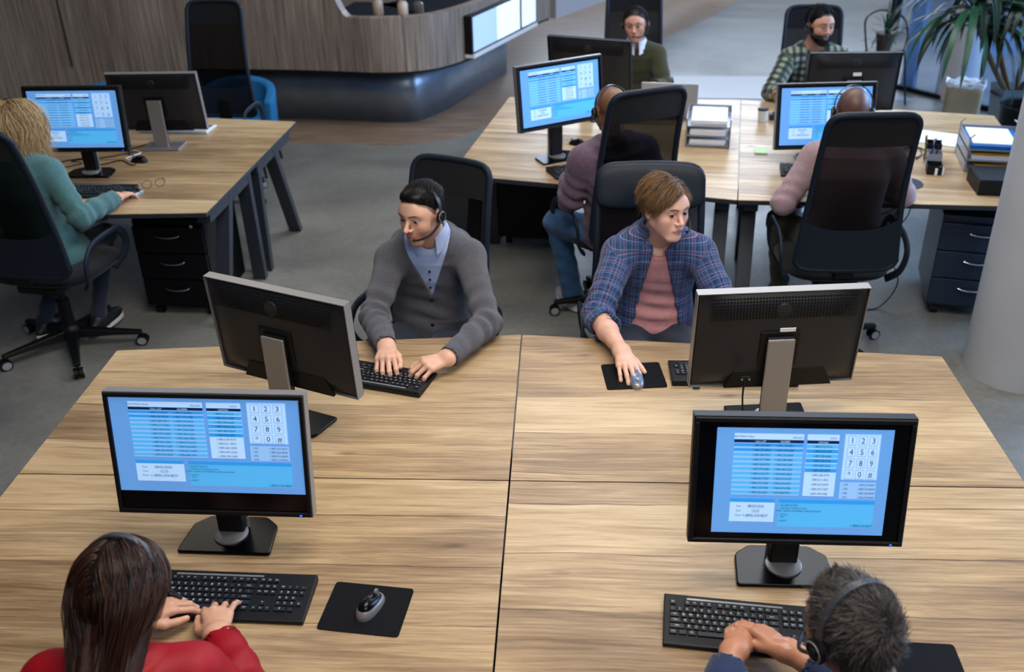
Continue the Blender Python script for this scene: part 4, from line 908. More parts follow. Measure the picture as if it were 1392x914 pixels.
# ---- head, in its own frame (x right, y face, z up)
def head_sdf(fem=False, jaw=1., nose=1., s=1.):
    S = Sdf(); jw = .9 if fem else 1.
    S.ell((0, -.014, .032), I3, (.0745, .094, .086), 0)
    S.ell((0, .026, -.022), I3, (.0585*jw, .062, .078), .03)
    for sx in (-1, 1):
        S.cap((sx*.052*jw, -.004, -.045), (sx*.020, .062, -.096), .017*jaw, .016, .03)
        S.ell((sx*.040, .054, -.020), I3, (.025, .027, .023), .02); S.ell((sx*.034*jw, .044, -.046), I3, (.024, .030, .030), .025); S.ell((sx*.050, .030, .020), I3, (.020, .040, .034), .02)
        S.cap((sx*.012, .086, .024), (sx*.044, .072, .026), .0085 if not fem else .006, .008, .016)
    S.ell((0, .070, -.098), I3, (.024*jaw*jw, .020, .018), .018)
    S.ell((0, .074, .045), I3, (.045, .02, .035), .03)
    S.ell((0, .070, -.066), I3, (.030, .0235, .026), .018)
    for sx in (-1, 1): S.cutell((sx*.0315, .1005, .004), I3, (.0175, .0135, .0105), .014)
    S.cap((0, .088, .012), (0, .108*nose, -.026), .0062, .0095, .012)
    S.ell((0, .109*nose, -.030), I3, (.010, .0105, .0085), .006)
    for sx in (-1, 1): S.ell((sx*.0115, .098, -.034), I3, (.0075, .010, .0068), .006); S.cutell((sx*.0062, .106, -.0415), I3, (.0034, .0045, .004), .002)
    # eyes: lids around balls
    for sx in (-1, 1):
        ec = np.array([sx*.0315, .0775, .003])
        def lid(P, ec=ec): 
            q = P-A3(ec); d = np.linalg.norm(q, axis=1)-.0142; up_ = -(q[:, 2]-.0030+.09*abs(1)*0); lo_ = q[:, 2]+.0052
            return np.minimum(np.maximum(d, up_), np.maximum(d+.0004, lo_))
        S.fn(lid, .003)
    # mouth
    for sx in (-1, 1):
        S.cap((sx*.004, .0925, -.0615), (sx*.014, .0895, -.0630), .0038, .0032, .003); S.cap((sx*.014, .0895, -.0630), (sx*.0255, .0815, -.0668), .0032, .0018, .003)
        S.cap((0, .0915, -.0725), (sx*.013, .0885, -.0715), .0052, .0042, .003); S.cap((sx*.013, .0885, -.0715), (sx*.0245, .0810, -.0676), .0042, .0018, .003)
    pass
    for sx in (-1, 1): # ears
        R = frame(0, 0, 0); c = (sx*.0775, -.006, -.004)
        S.ell(c, I3, (.0085, .0185, .031), .006); S.cutell((sx*.0855, -.001, .000), I3, (.007, .0105, .018), .004); S.cutell((sx*.084, -.001, -.002), I3, (.006, .006, .008), .003)
    return S
HL = lambda az: np.interp(az, [0, 22, 38, 55, 75, 84, 97, 112, 135, 180], [.078, .074, .060, .050, .012, .005, .028, -.035, -.062, -.070])
def face_tint(L, skin, lip, brow, stub=None, scalp=None, hl=HL):
    base = np.tile(hex3(skin), (len(L), 1)); x, y, z = L.T
    n_ = wob(L.astype(F32), 160)*.03+wob(L.astype(F32), 40, 5)*.04; base *= (1+n_)[:, None]
    def mixin(w, c): nonlocal base; base = base*(1-w[:, None])+hex3(c)*w[:, None] if isinstance(c, str) else base*(1-w[:, None])+c*w[:, None]
    red = hex3(skin)*np.array([1.06, .78, .74])
    for sx in (-1, 1): mixin(.5*np.exp(-((x-sx*.042)**2+(z+.028)**2)/.0004)*(y > .02), red)
    mixin(.45*np.exp(-(x**2+(z+.033)**2)/.00018)*(y > .09), red); mixin(.5*(np.abs(x) > .074)*(np.abs(y+.005) < .03)*(np.abs(z) < .04), red)
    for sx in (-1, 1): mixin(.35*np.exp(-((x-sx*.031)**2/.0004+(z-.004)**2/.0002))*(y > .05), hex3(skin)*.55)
    if stub:
        w = sstep(-.036, -.052, z)*sstep(.0, .03, y)+sstep(.02, -.03, z)*sstep(.055, .068, np.abs(x))*(y > -.02)*(y < .04)
        m_ = 1-sstep(.026, .016, np.abs(x)/1.0)*sstep(-.094, -.075, z)*0; w = np.clip(w, 0, 1)*sstep(-.125, -.105, z)
        mixin(w*stub[1], stub[0])
    lw = np.exp(-((np.abs(x)/.026)**4+((z+.0672)/(.0105-.005*np.clip(np.abs(x)/.026, 0, 1)))**4))*(y > .070); mixin(np.clip(lw*1.2, 0, .9), lip)
    mixin(.85*np.exp(-((z+.0668)/.0015)**2)*(np.abs(x) < .025)*(y > .07), '3a1714')
    for sx in (-1, 1):
        u_ = (sx*x-.012)/.038; zc = .0245+.0055*np.sin(np.clip(u_, 0, 1)*2.2)-.003*np.clip(u_, 0, 1); w = np.exp(-((z-zc)/(.0036-.0016*np.clip(u_, 0, 1)))**4)*sstep(-.08, .05, u_)*sstep(1.1, .85, u_)*(y > .03); mixin(np.clip(w*1.15, 0, 1), brow)
        mixin(.75*np.exp(-((z-.0075-.000*x)/.0016)**2)*(np.abs(x-sx*.0315) < .014)*(y > .07), '2a1a14')
    if scalp is not None:
        az = np.degrees(np.arctan2(np.abs(x), y)); w = sstep(-.006, .006, z-hl(az))*(np.abs(x) < .0795); mixin(w*scalp[1], scalp[0])
    return base
def hand_prims(S, w, Fd, Ud, thumb, curls=(30, 34, 36, 38), spread=1., tcurl=20, sc=1., elbow=None, k=.009, tout=1., relaxed=0):
    """w wrist, Fd finger direction, Ud back of hand, thumb=+1 if the thumb lies on the side of Fd x Ud"""
    y = nrm(Fd); z = nrm(np.array(Ud)-np.dot(Ud, y)*y); x = np.cross(y, z); w = np.array(w, float); T = lambda a, b, c: w+(x*a+y*b+z*c)*sc
    roots = [(.029, .090, .002), (.0095, .095, .005), (-.0105, .090, .003), (-.029, .080, -.002)]
    lens = [(.043, .026, .021), (.047, .029, .022), (.043, .027, .021), (.034, .021, .019)]
    rad = [.0093, .0095, .0090, .0080]; tips = []
    for i, (r0, ln) in enumerate(zip(roots, lens)):
        a = r0[0]*thumb; S.cap(T(a*.45, .008, -.004), T(a, r0[1]-.006, r0[2]-.004), .0150*sc, .0118*sc, .014)
    S.cap(T(.012*thumb, .03, -.008), T(-.014*thumb, .055, -.008), .014*sc, .013*sc, .014)
    for i, (r0, ln) in enumerate(zip(roots, lens)):
        a = r0[0]*thumb; c = curls[i] if isinstance(curls[i], tuple) else (curls[i]*.75, curls[i], curls[i]*.65)
        ang = 0; p = T(a, r0[1]-.008, r0[2]-.003); sp = math.radians((5.5, 1.0, -4., -9.5)[i]*spread)*thumb; r_ = rad[i]*sc; 
        for j in range(3):
            ang += math.radians(c[j]); d = (y*math.cos(sp)+x*math.sin(sp))*math.cos(ang)-z*math.sin(ang); q = p+d*(ln[j]+(.008 if j == 0 else 0))*sc
            r2 = r_*(.93, .93, .86)[j]; S.cap(p, q, r_, r2, .004 if j else .005); p, r_ = q, r2
        tips.append((p, d))
    b0 = T(.018*thumb, .018, -.008); b1 = T(.043*thumb*tout, .052, -.020); tc = math.radians(tcurl)
    d1 = nrm((x*thumb*.35*math.cos(tc)-x*thumb*.5*math.sin(tc))+y*.9-z*.18); b2 = b1+d1*.032*sc; d2 = nrm(d1-x*thumb*.35*math.sin(tc)*1.4); b3 = b2+d2*.026*sc
    S.cap(b0, b1, .0155*sc, .0118*sc, .014); S.cap(b1, b2, .0112*sc, .0102*sc, .006); S.cap(b2, b3, .0102*sc, .0082*sc, .003); tips.append((b3, d2))
    if elbow is not None:
        e = np.array(elbow, float); m = w+(e-w)*.55; S.cap(w, m, .0265*sc, .040*sc, .02); S.cap(m, e, .040*sc, .043*sc, .02)
        S.cap(w-x*.008, w+x*.008, .0225*sc, .0225*sc, .02)
    return tips
def torso_dist(P, st, off=0.):
    best = None
    for (c0, x0, y0, a0, b0), (c1, x1, y1, a1, b1) in zip(st[:-1], st[1:]):
        ab = A3(c1)-A3(c0); L = float(np.linalg.norm(ab)); u = ab/L; q = P-A3(c0); s = q @ u; t_ = np.clip(s/L, 0, 1)[:, None]
        X = A3(x0)*(1-t_)+A3(x1)*t_; Y = A3(y0)*(1-t_)+A3(y1)*t_; r = q-s[:, None]*u
        lx = np.sum(r*X, 1); ly = np.sum(r*Y, 1); t1 = t_[:, 0]; a = a0+(a1-a0)*t1+off; b = b0+(b1-b0)*t1+off
        e = 2.5; k0 = ((np.abs(lx)/a)**e+(np.abs(ly)/b)**e)**(1/e)+1e-6; rr = np.sqrt(lx*lx+ly*ly)+1e-6; dr = rr*(1-1/k0); dz = np.maximum(np.maximum(-s, s-L)-off, 0)
        dd = np.where(dz > 0, np.sqrt(np.maximum(dr, 0)**2+dz*dz), dr); best = dd if best is None else np.minimum(best, dd)
    return best.astype(F32)
# ---- hair strands
def strands(roots, dirs, nseg, step, flow, collide, width, taper=.25, jitter=.3, seed=0):
    r = np.random.default_rng(seed); N = len(roots); P = roots.copy(); Dv = dirs.copy(); pts = [P.copy()]; jit = r.normal(size=(N, 3))*jitter; lenf = r.uniform(.7, 1.1, N)[:, None]
    for i in range(nseg):
        Dv = flow(P, Dv, i/nseg, jit); Dv /= np.linalg.norm(Dv, axis=1)[:, None]+1e-9; P = P+Dv*step*lenf
        if collide is not None: P = collide(P, i/nseg)
        pts.append(P.copy())
    pts = np.stack(pts, 1); n = nseg+1; T_ = np.gradient(pts, axis=1); T_ /= np.linalg.norm(T_, axis=2)[..., None]+1e-9
    ref = r.normal(size=(N, 1, 3)); a = np.cross(T_, ref); a /= np.linalg.norm(a, axis=2)[..., None]+1e-9; b = np.cross(T_, a)
    w = width*(1-(1-taper)*np.linspace(0, 1, n)**2)[None, :, None]*r.uniform(.6, 1.3, (N, 1, 1)); V = np.stack([pts+a*w, pts+(-.5*a+.87*b)*w, pts+(-.5*a-.87*b)*w], 2).reshape(-1, 3)
    base = (np.arange(N)[:, None, None]*n+np.arange(nseg)[None, :, None])*3; k = np.arange(3)[None, None, :]; k2 = (k+1) % 3
    Fq = np.stack([base+k, base+k2, base+3+k2, base+3+k], -1).reshape(-1, 4)
    return V, Fq, np.repeat(np.arange(N), n*3)
def ell_push(c, r, off=0.):
    c = np.array(c); r = np.array(r)+off
    def f(P): q = (P-c)/r; l = np.linalg.norm(q, axis=1); m = l < 1; P = P.copy(); P[m] = c+(q[m]/l[m][:, None])*r; return P
    return f
def scalp_roots(N, seed, hl=HL, part=None, cond=None):
    r = np.random.default_rng(seed); out = []
    c, rad = np.array([0, -.014, .032]), np.array([.0745, .094, .086])
    while sum(map(len, out)) < N:
        q = r.normal(size=(N*2, 3)); q /= np.linalg.norm(q, axis=1)[:, None]; p = c+q*rad; az = np.degrees(np.arctan2(np.abs(p[:, 0]), p[:, 1])); m = p[:, 2] > hl(az)+r.normal(size=len(p))*.002
        if cond is not None: m &= cond(p)
        out.append(p[m])
    p = np.concatenate(out)[:N]; n = (p-c)/rad**2; n /= np.linalg.norm(n, axis=1)[:, None]; return p, n
def hair_mat(name, c0, c1, rough=.38):
    m = mk(name, c0, rough, attr=True, spec=.3); return m
def hair_obj(par, R, c, parts, cols, mat, seed=0):
    r = np.random.default_rng(seed); Vs, tn = [], []
    for V, F, ids in parts:
        k = r.uniform(0, 1, ids.max()+1)[ids] if ids is not None else np.full(len(V), .15); Vs.append((V @ R.T+c, F)); c0, c1 = hex3(cols[0]), hex3(cols[1]); tn.append(c0+(c1-c0)*k[:, None])
    V, F = cat_mesh(Vs); return put_np('hair', V, F, mat, par, tint=np.concatenate(tn))
MT['skin'] = mk('skin', 'c99a80', .48, attr=True, sss=.12, bump=.06, bscale=700)
MT['hair'] = hair_mat('hair', '1b1512', '4a3a30'); MT['hairshine'] = mk('glossy_hair', '1b1512', .34, attr=True, spec=.4)
MT['hairblack'] = mk('black_hair', '1b1512', .42, attr=True, spec=.18)
MT['eye'] = mk('eye', 'e0dcd8', .15, attr=True)
def cloth(name, col, rough=.9, bump=.25, bscale=500, var=.12, vscale=60, sheen=.2): return mk(name, col, rough, bump=bump, bscale=bscale, var=var, vscale=vscale, sheen=sheen)
def plaid(name, base, l1, l2, p=.030, wide=False):
    m = mk(name, base, .85, sheen=.15); t = NT(m); a = t.n.new('ShaderNodeAttribute'); a.attribute_name = 'cuv'; s = t.sep(a.outputs['Vector'])
    def bands(x, per, w, off=0.): return t.math('LESS_THAN', t.math('FRACT', t.math('ADD', t.math('DIVIDE', x, per), 40+off)), w)
    tco = t.tc(); nz = t.noise(tco, 25, 3); col = rgb(base)
    col = t.mix(t.mr(nz, .3, .7, 0, .35), col, tuple(q*.55 for q in rgb(base)[:3])+(1,))
    if wide:
        for ax in (0, 1): col = t.mix(t.math('MULTIPLY', bands(s[ax], p, .5), .55), col, rgb(l1))
        both = t.math('MULTIPLY', bands(s[0], p, .5), bands(s[1], p, .5)); col = t.mix(both, col, rgb(l2))
    else:
        for ax in (0, 1):
            col = t.mix(t.math('MULTIPLY', bands(s[ax], p, .30, .35), .3), col, rgb('3b5684'))
            col = t.mix(t.math('MULTIPLY', bands(s[ax], p, .06), .5), col, rgb(l1)); col = t.mix(t.math('MULTIPLY', bands(s[ax], p*2, .04, .25), .6), col, rgb(l2))
    t.L.new(col, t.b.inputs['Base Color']); t.bump(t.noise(tco, 500, 2), .2, .004); return m
def limb_uv(V, bones):
    """per-vertex (around, along) coordinates from the nearest bone"""
    best = np.full(len(V), 9.); uv = np.zeros((len(V), 3))
    for a, b, r, ref in bones:
        planar = r > .12; a = np.array(a, float); b = np.array(b, float); L = np.linalg.norm(b-a); u = (b-a)/L; q = V-a; s = q @ u; h = np.clip(s, 0, L); d = np.linalg.norm(q-h[:, None]*u, axis=1)/r
        x = nrm(np.cross(u, ref)); y = np.cross(u, x); ang = np.arctan2(q @ x, q @ y); m = d < best; best = np.where(m, d, best); uv[m, 0] = ((q @ nrm(np.cross(u, ref)))*1.08 if planar else ang*r)[m]; uv[m, 1] = s[m]
    return uv, best
def fold_fn(bones, amp=.0035, fr=95):
    """creases across the sleeves, strongest round the elbow"""
    def f(P):
        tot = np.zeros(len(P), dtype=F32)
        for a, b, e in bones:     # e: crease centre point
            u = A3(nrm(np.array(b)-np.array(a))); s = (P-A3(e)) @ u; w = np.exp(-np.sum((P-A3(e))**2, 1)/.012)
            ph = s*fr+2.2*np.sin(P @ A3(_nd[3]*14)+1)+1.3*np.sin(P @ A3(_nd[7]*22)); tot += w*np.sin(ph)*amp
        tot += .0016*wob(P, 16, 2, 3); return tot
    return f
def person(label, loc, J, st, look, rest):
    pass
def headset(label, c, R, boom=-1, cups=True, grp='telephone headsets', s=1.0):
    """local head frame; boom side -1 left, +1 right of the wearer"""
    t = thing('headset', label, 'headset', tuple(c), 0, grp); hs_ = float(np.linalg.norm(R[:, 0])); t.rotation_euler = Matrix((R/hs_).tolist()).to_euler(); t.scale = (hs_, hs_, hs_)
    P_ = [(.0845*math.sin(a)*1.0, -.012, .0+.028+(.094)*math.cos(a)) for a in np.linspace(-1.72, 1.72, 30)]
    P_ = [(x*1.04, y-.0, z) for x, y, z in P_]
    g = G(); g.tube(P_, .0075, 10, sy=.45, up=(0, 0, 1) if False else (0, 1, 0), cap=True)
    # flat band: wide along y
    V = []; F = []; n = len(P_)
    g = G()
    for i, p in enumerate(P_):
        p = Vector(p); d = (Vector(P_[min(i+1, n-1)])-Vector(P_[max(i-1, 0)])).normalized(); nn = d.cross(Vector((0, 1, 0))).normalized(); y_ = Vector((0, 1, 0))
        for a, b in ((-.008, -.002), (.008, -.002), (.009, .001), (.0, .0032), (-.009, .001)): V.append(p+y_*a-nn*b)
    for i in range(n-1):
        for k in range(5): F.append((5*i+k, 5*i+(k+1) % 5, 5*i+5+(k+1) % 5, 5*i+5+k))
    F += [(0, 1, 2, 3, 4), tuple(5*n-1-k for k in range(5))]; g.add(V, F); put('headband', g, 'headsetgrey', t, smooth=True, auto=.7)
    for sx in (-1, 1):
        if cups is None or (not cups and sx != boom): continue
        prof = [(.016, 0), (.025, .003), (.026, .011), (.022, .015), (.019, .016), (.018, .0135), (.010, .0135), (.009, .017), (.001, .018)]
        g = G(); g.lathe(prof, 26); g.V = [(sx*(.0815+q[2]), -.005+q[0], -.006+q[1]) for q in g.V]; put('ear_cup', g, 'black', t, smooth=True, auto=.5)
        g = G(); g.tube([(sx*(.0965), -.005+.0205*math.cos(a), -.006+.0205*math.sin(a)) for a in np.linspace(0, 2*PI, 22, False)], .0016, 6, closed=True, up=(1, 0, 0)); put('cup_ring', g, 'silver', t, smooth=True)
    P_ = path_smooth([(boom*.094, -.004, -.010), (boom*.092, .025, -.030), (boom*.078, .065, -.055), (boom*.048, .100, -.066), (boom*.026, .112, -.066)], 6)
    g = G(); g.tube(P_, [.0042]*(len(P_)-4)+[.0045, .0065, .0068, .005], 8); put('microphone_boom', g, 'black', t, smooth=True)
    return t
MT['headsetgrey'] = mk('headset_band', '33373d', .35)
def eyes(par, c, R, look=(0, 0), iris='3a2a1e'):
    for sx in (-1, 1):
        n, m_ = 24, 14; V = []; ec = np.array([sx*.0315, .0775, .003]); Lk = frame(look[0], look[1])
        for j in range(m_):
            th = PI*j/(m_-1)
            for i in range(n): V.append(Lk @ np.array([.0130*math.sin(th)*math.cos(2*PI*i/n), .0130*math.cos(th), .0130*math.sin(th)*math.sin(2*PI*i/n)])+ec)
        V = np.array(V); th = np.repeat(np.linspace(0, PI, m_), n)
        tint = np.where((th < .3)[:, None], hex3('080606'), np.where((th < .55)[:, None], hex3(iris), hex3('a69c97')))
        Fq = np.array([(j*n+i, j*n+(i+1) % n, (j+1)*n+(i+1) % n, (j+1)*n+i) for j in range(m_-1) for i in range(n)])
        put_np('eye', V @ R.T+c, Fq, MT['eye'], par, tint=tint)
def collar(par, c, R, r, mat, h=.028, fall=.034, open_=38, tip=.02, name='collar', cuv=False, ry=None):
    """folded collar around the neck; local frame y forward, z along the neck"""
    ry = ry or r
    for part in (0, 1):
        g = G()
        def fn(u, v_):
            a = math.radians(-(180-open_)+2*(180-open_)*u); tt = abs(2*u-1)
            x, y = -math.sin(a), -math.cos(a); front = tt**3
            if part == 0: rr, z = 1+.10*v_*0, -.012+(h+.012)*v_-.012*front; k = 0
            else: k = .004+.020*v_; z = h-(fall+tip*front)*v_-.012*front+.006*math.sin(v_*PI)
            return (Vector((x*(r+k)*1.0, y*(ry+k)+.012*front*v_, z)), Vector((x, y, .3)))
        g.slab(fn, 41, 7, .0025)
        V = np.array(g.V) @ R.T+np.array(c); me_v = [tuple(q-np.array(par.location)) for q in V]; uvs = np.array(g.V)
        gg = G(); gg.add(me_v, g.F); o = put(name, gg, mat, par, smooth=True, auto=.8)
        if cuv:
            at = o.data.attributes.new('cuv', 'FLOAT_VECTOR', 'POINT'); az = np.arctan2(uvs[:, 0], uvs[:, 1])*r; at.data.foreach_set('vector', np.stack([az, uvs[:, 2], az*0], 1).astype(F32).ravel())
def V3(*a): return np.array(a, float)
SD = {-1: 'L', 1: 'R'}
def build(label, cf):
    Y = cf['yaw']; R = frame(*cf['head'][1:4]); hc = V3(*cf['head'][0]); hs = cf.get('hs', 1.0); R = R*hs if False else R
    nb, pe = V3(*cf['nb']), V3(*cf['pelvis']); fem = cf.get('fem', False); b = cf.get('build', 1.0)
    t = thing('person', label, 'person', (pe[0], pe[1], 0))
    t['group'] = 'people working at the desks'
    shR, shL = V3(*cf['sh'][0]), V3(*cf['sh'][1]); X = nrm(shR-shL); Z = nrm(nb-pe); Yf = nrm(np.cross(Z, X)); fx = frame(Y)
    bow = cf.get('bow', .03)
    def stn(f, a, bb, xx=None): 
        c = pe+(nb-pe)*f-Yf*bow*math.sin(f*PI); x_ = fx[:, 0]*(1-f)+X*f; x_ /= np.linalg.norm(x_); y_ = nrm(np.cross(Z, x_)); return (c, x_, y_, a*b, bb*b)
    w_ = .92 if fem else 1.
    st = [stn(-.03, .172, .125), stn(.12, .170, .125), stn(.38, .150*w_, .116), stn(.66, .168*w_, .124), stn(.84, .160*w_, .106), stn(.95, .105*w_, .082), stn(1.0, .062, .060)]
    chest = st[3][0]+Yf*0
    def arm_pts(i): return V3(*cf['sh'][i]), V3(*cf['el'][i]), V3(*cf['wr'][i])
    arms = [arm_pts(i) for i in (0, 1)]
    def body_sdf(off=0., arm=True, legs=False, fore=(1., 1.), rs=(.052, .046, .040, .030), k=.03, trap=True):
        S = Sdf(); S.fn(lambda P: torso_dist(P, st, off), 0)
        for i, (s, e, w) in enumerate(arms):
            inn = nb+(s-nb)*.35-Z*.03
            S.cap(inn, s-Z*.008, .050*b+off, (.056*b)+off, .05)
            if trap: S.cap(nb+Z*.012+(s-nb)*.12, nb+(s-nb)*.62, .030*b+off, .038*b+off, .04)
        return S
    def add_sleeve(S, i, off, fr, r=(.054, .046, .044, .032), k=.035, cuff=True, flare=0.):
        s, e, w = arms[i]; r = [q*b+off for q in r]; S.cap(s, e, r[0], r[1], k)
        end = e+(w-e)*fr; re = r[2]+(r[3]-r[2])*fr+flare; S.flat(e, end, r[1]*.98, re, .02)
        if cuff: u = nrm(w-e); S.cutcap(end-u*.012, end+u*.05, re-.0055, re-.0045, .002)
    # --- skin: head and neck
    H = head_sdf(fem, cf.get('jaw', 1.), cf.get('nose', 1.)); nl = (nb-hc) @ R
    rn = .049 if fem else .056
    H.cap((0, -.022, -.045), tuple(nl*.75+V3(0, -.018, -.045)*.25), rn, rn*1.0, .02); H.cap(tuple(nl*.75+V3(0, -.018, -.045)*.25), tuple(nl), rn, rn*1.12, .02)
    for i, (s, e, w) in enumerate(arms): sl = (s-hc) @ R; H.cap(tuple(nl), tuple(nl+(sl-nl)*.5), .042, .04, .03)
    hh = cf.get('hh', .0042); V, F = sdf_mesh(H, (-.17, -.17, min(-.16, nl[2]-.075)), (.17, .15, .15), hh)
    tn = face_tint(V, cf['skin'], cf.get('lip', 'b06a60'), cf.get('brow', '2a1c14'), cf.get('stub'), cf.get('scalp'))
    tn[V[:, 2] < -.13] = hex3(cf['skin'])
    parts = [(V @ R.T+hc, F)]; tints = [tn]
    ah = cf.get('ah', .0032)
    for i, (s, e, w) in enumerate(arms):
        hd = cf['hands'][i]
        if hd is None: continue
        S = Sdf(); th = (-1 if i == 0 else 1)
        tips = hand_prims(S, w, hd['F'], hd['U'], th, hd.get('curls', (30, 34, 36, 38)), hd.get('spread', 1.), hd.get('tcurl', 20), hd.get('sc', .92 if fem else 1.), elbow=e, tout=hd.get('tout', 1.))
        P_ = np.array([w, e]+[q[0] for q in tips]); lo, hi = P_.min(0)-.055, P_.max(0)+.055; V, F = sdf_mesh(S, lo, hi, hd.get('h', ah)); parts.append((V, F))
        base = np.tile(hex3(cf['skin']), (len(V), 1))*(1+.05*wob(V.astype(F32), 60)+.03*wob(V.astype(F32), 180, 6))[:, None]
        for tip, dr in tips: m = np.exp(-np.sum((V-tip)**2, 1)/.00016)[:, None]*.45; base = base*(1-m)+hex3(cf['skin'])*np.array([1.12, .80, .76])*m
        kz_ = nrm(np.array(hd['U'], float))
        for tip, dr in tips:      # nails
            q = V-(tip-dr*.002); up_ = q @ nrm(np.array(hd['U'], float)-np.dot(hd['U'], dr)*dr); al = q @ dr; sd = np.sqrt(np.maximum(0, np.sum(q*q, 1)-up_**2-al**2)); m = ((up_ > .004) & (np.abs(al) < .0065) & (sd < .005)); base[m] = base[m]*.35+hex3('d9b0a2')*.65
        tints.append(base)
    core = body_sdf(-.012); 
    for i in (0, 1): s, e, w = arms[i]; core.cap(s, e, .040*b, .034*b, .02)
    allp = np.array([pe-Z*.06, nb, shR, shL]+[a[1] for a in arms]); V, F = sdf_mesh(core, allp.min(0)-.2, allp.max(0)+.2, .014); parts.append((V, F)); tints.append(np.tile(hex3(cf['skin']), (len(V), 1)))
    V, F = cat_mesh(parts); o = put_np('body', V, F, MT['skin'], t, tint=np.clip(np.concatenate(tints), 0, 1))
    eyes(t, hc, R, cf.get('look', (0, 4)), cf.get('iris', '3a2a1e'))
    bones = [(a[0], a[1], .05, Yf) for a in arms]+[(a[1], a[1]+(a[2]-a[1])*1., .042, V3(0, 0, 1)) for a in arms]
    bones_t = bones+[(pe, nb, .15, Yf)]
    folds = fold_fn([(a[0], a[1], a[1]*.85+a[0]*.15) for a in arms]+[(a[1], a[2], a[1]*.7+a[2]*.3) for a in arms]+[(pe, nb, pe+(nb-pe)*.3+Yf*.1)], cf.get('famp', .0035))
    cf_ = dict(t=t, R=R, hc=hc, nb=nb, pe=pe, X=X, Z=Z, Yf=Yf, st=st, arms=arms, body_sdf=body_sdf, add_sleeve=add_sleeve, folds=folds, bones=bones_t, b=b, chest=chest, rn=rn)
    def garment(name, S, mat, h=.007, fold=1., extra=None, uv=True):
        def f(P):
            d = S(P)
            if fold: d = d+(folds(P)*fold).astype(F32)*(np.abs(d) < .05)
            return d
        Pq = np.array([pe-Z*.10, nb+Z*.05, shR, shL]+[q for a in arms for q in a[1:]]); lo, hi = Pq.min(0)-.19, Pq.max(0)+.19; lo[2] = max(lo[2], .3)
        V, F = sdf_mesh(f, lo, hi, h); u = limb_uv(V, bones_t)[0] if uv else None; return put_np(name, V, F, MT[mat] if isinstance(mat, str) else mat, t, cuv=u)
    cf_['garment'] = garment
    def legs(mat, knees, ankles, shoemat='shoe', shoes=True, r=(.088, .066, .056, .046), h=.010, name='trousers'):
        S = Sdf(); 
        for i, (kn, an) in enumerate(zip(knees, ankles)):
            sx = 1 if i == 0 else -1; hip = pe+fx[:, 0]*sx*.088+fx[:, 1]*.02-V3(0, 0, .02)
            S.cap(hip, kn, r[0]*b, r[1]*b, .03); S.cap(kn, an, r[2]*b, r[3]*b, .02)
        S.ell(pe-V3(0, 0, .015), fx, (.178*b, .135*b, .095), .05)
        f = lambda P: S(P)+(.004*np.sin(70*P[:, 2]+5*P[:, 0]*8+3*wob(P, 9, 4, 2))*.6+.0025*wob(P, 18, 8, 3)).astype(F32)
        Pq = np.array([pe]+list(knees)+list(ankles)); V, F = sdf_mesh(f, Pq.min(0)-.16, Pq.max(0)+.16, h); put_np(name, V, F, MT[mat] if isinstance(mat, str) else mat, t)
        if shoes:
            for i, an in enumerate(ankles):
                fd = cf.get('footdir', fx[:, 1]); fd = nrm(fd); sd = np.cross(fd, V3(0, 0, 1)); bz = an[2]-.085
                S = Sdf(); c = V3(an[0], an[1], bz)
                S.cap(c+V3(0, 0, .065)-fd*.01, c+V3(0, 0, .05), .040, .042, .02); S.ell(c+fd*.05+V3(0, 0, .035), np.stack([sd, fd, V3(0, 0, 1)], 1), (.044, .135, .042), .03)
                S.fn(lambda P, z0=bz+.012: (z0-P[:, 2]), .004, '&')
                V, F = sdf_mesh(S, c-.20, c+.22, .006); sh = put_np('shoe', V, F, MT[shoemat], t)
                g = G(); pts = [(math.cos(a)*.043*(1+.1*math.sin(a)), math.sin(a)*.135+.05) for a in np.linspace(0, 2*PI, 24, False)]
                pp = [c+sd*x+fd*y for x, y in pts]; g.prism([(p[0]-t.location[0], p[1]-t.location[1]) for p in pp], bz-.004, bz+.022); put('sole', g, 'white', sh, bevel=.004)
    cf_['legs'] = legs
    cf_['collar'] = lambda mat, r=.068, dz=.0, dy=0., **k: collar(t, nb+Z*(dz)+Yf*dy, np.stack([X, nrm(np.cross(nrm(nb*0+Z), X)), Z], 1), r, mat, **k)
    def hair(parts, cols, mat='hair', seed=0): return hair_obj(t, R, hc, parts, cols, mat if not isinstance(mat, str) else MT[mat], seed)
    cf_['hair'] = hair
    return cf_
def tangent(P, D, c=np.array([0, -.014, .032]), r=np.array([.0745, .094, .086])):
    n = (P-c)/r**2; n /= np.linalg.norm(n, axis=1)[:, None]; return D-np.sum(D*n, 1)[:, None]*n, n
def short_hair(N, seed, dirfn, nseg, step, lift=.25, width=.0007, jitter=.25, cond=None, hl=HL, off=.003, inert=.5, grav=0.):
    p, n = scalp_roots(N, seed, hl, cond=cond)
    def flow(P, D, s, jit):
        T_, nn = tangent(P, dirfn(P)); T_ /= np.linalg.norm(T_, axis=1)[:, None]+1e-9; return D*inert+(T_+nn*lift*(1-s)+jit)*(1-inert)+np.array([0, 0, -grav])
    push = ell_push((0, -.014, .032), (.0745, .094, .086), off)
    return strands(p, n*.6+tangent(p, dirfn(p))[0]*.5, nseg, step, flow, lambda P, s: push(P), width, seed=seed, jitter=jitter)
def const(v): v = np.array(v, float); return lambda P: np.tile(v, (len(P), 1))
def vol(S, lo, hi, h): V, F = sdf_mesh(S, lo, hi, h); return (V, F, None)
def hlcut(hl=HL, dz=0.):  # half-space-like field: positive outside the hair region
    def f(P): az = np.degrees(np.arctan2(np.abs(P[:, 0]), P[:, 1])); return (hl(az)+dz-P[:, 2]).astype(F32)
    return f
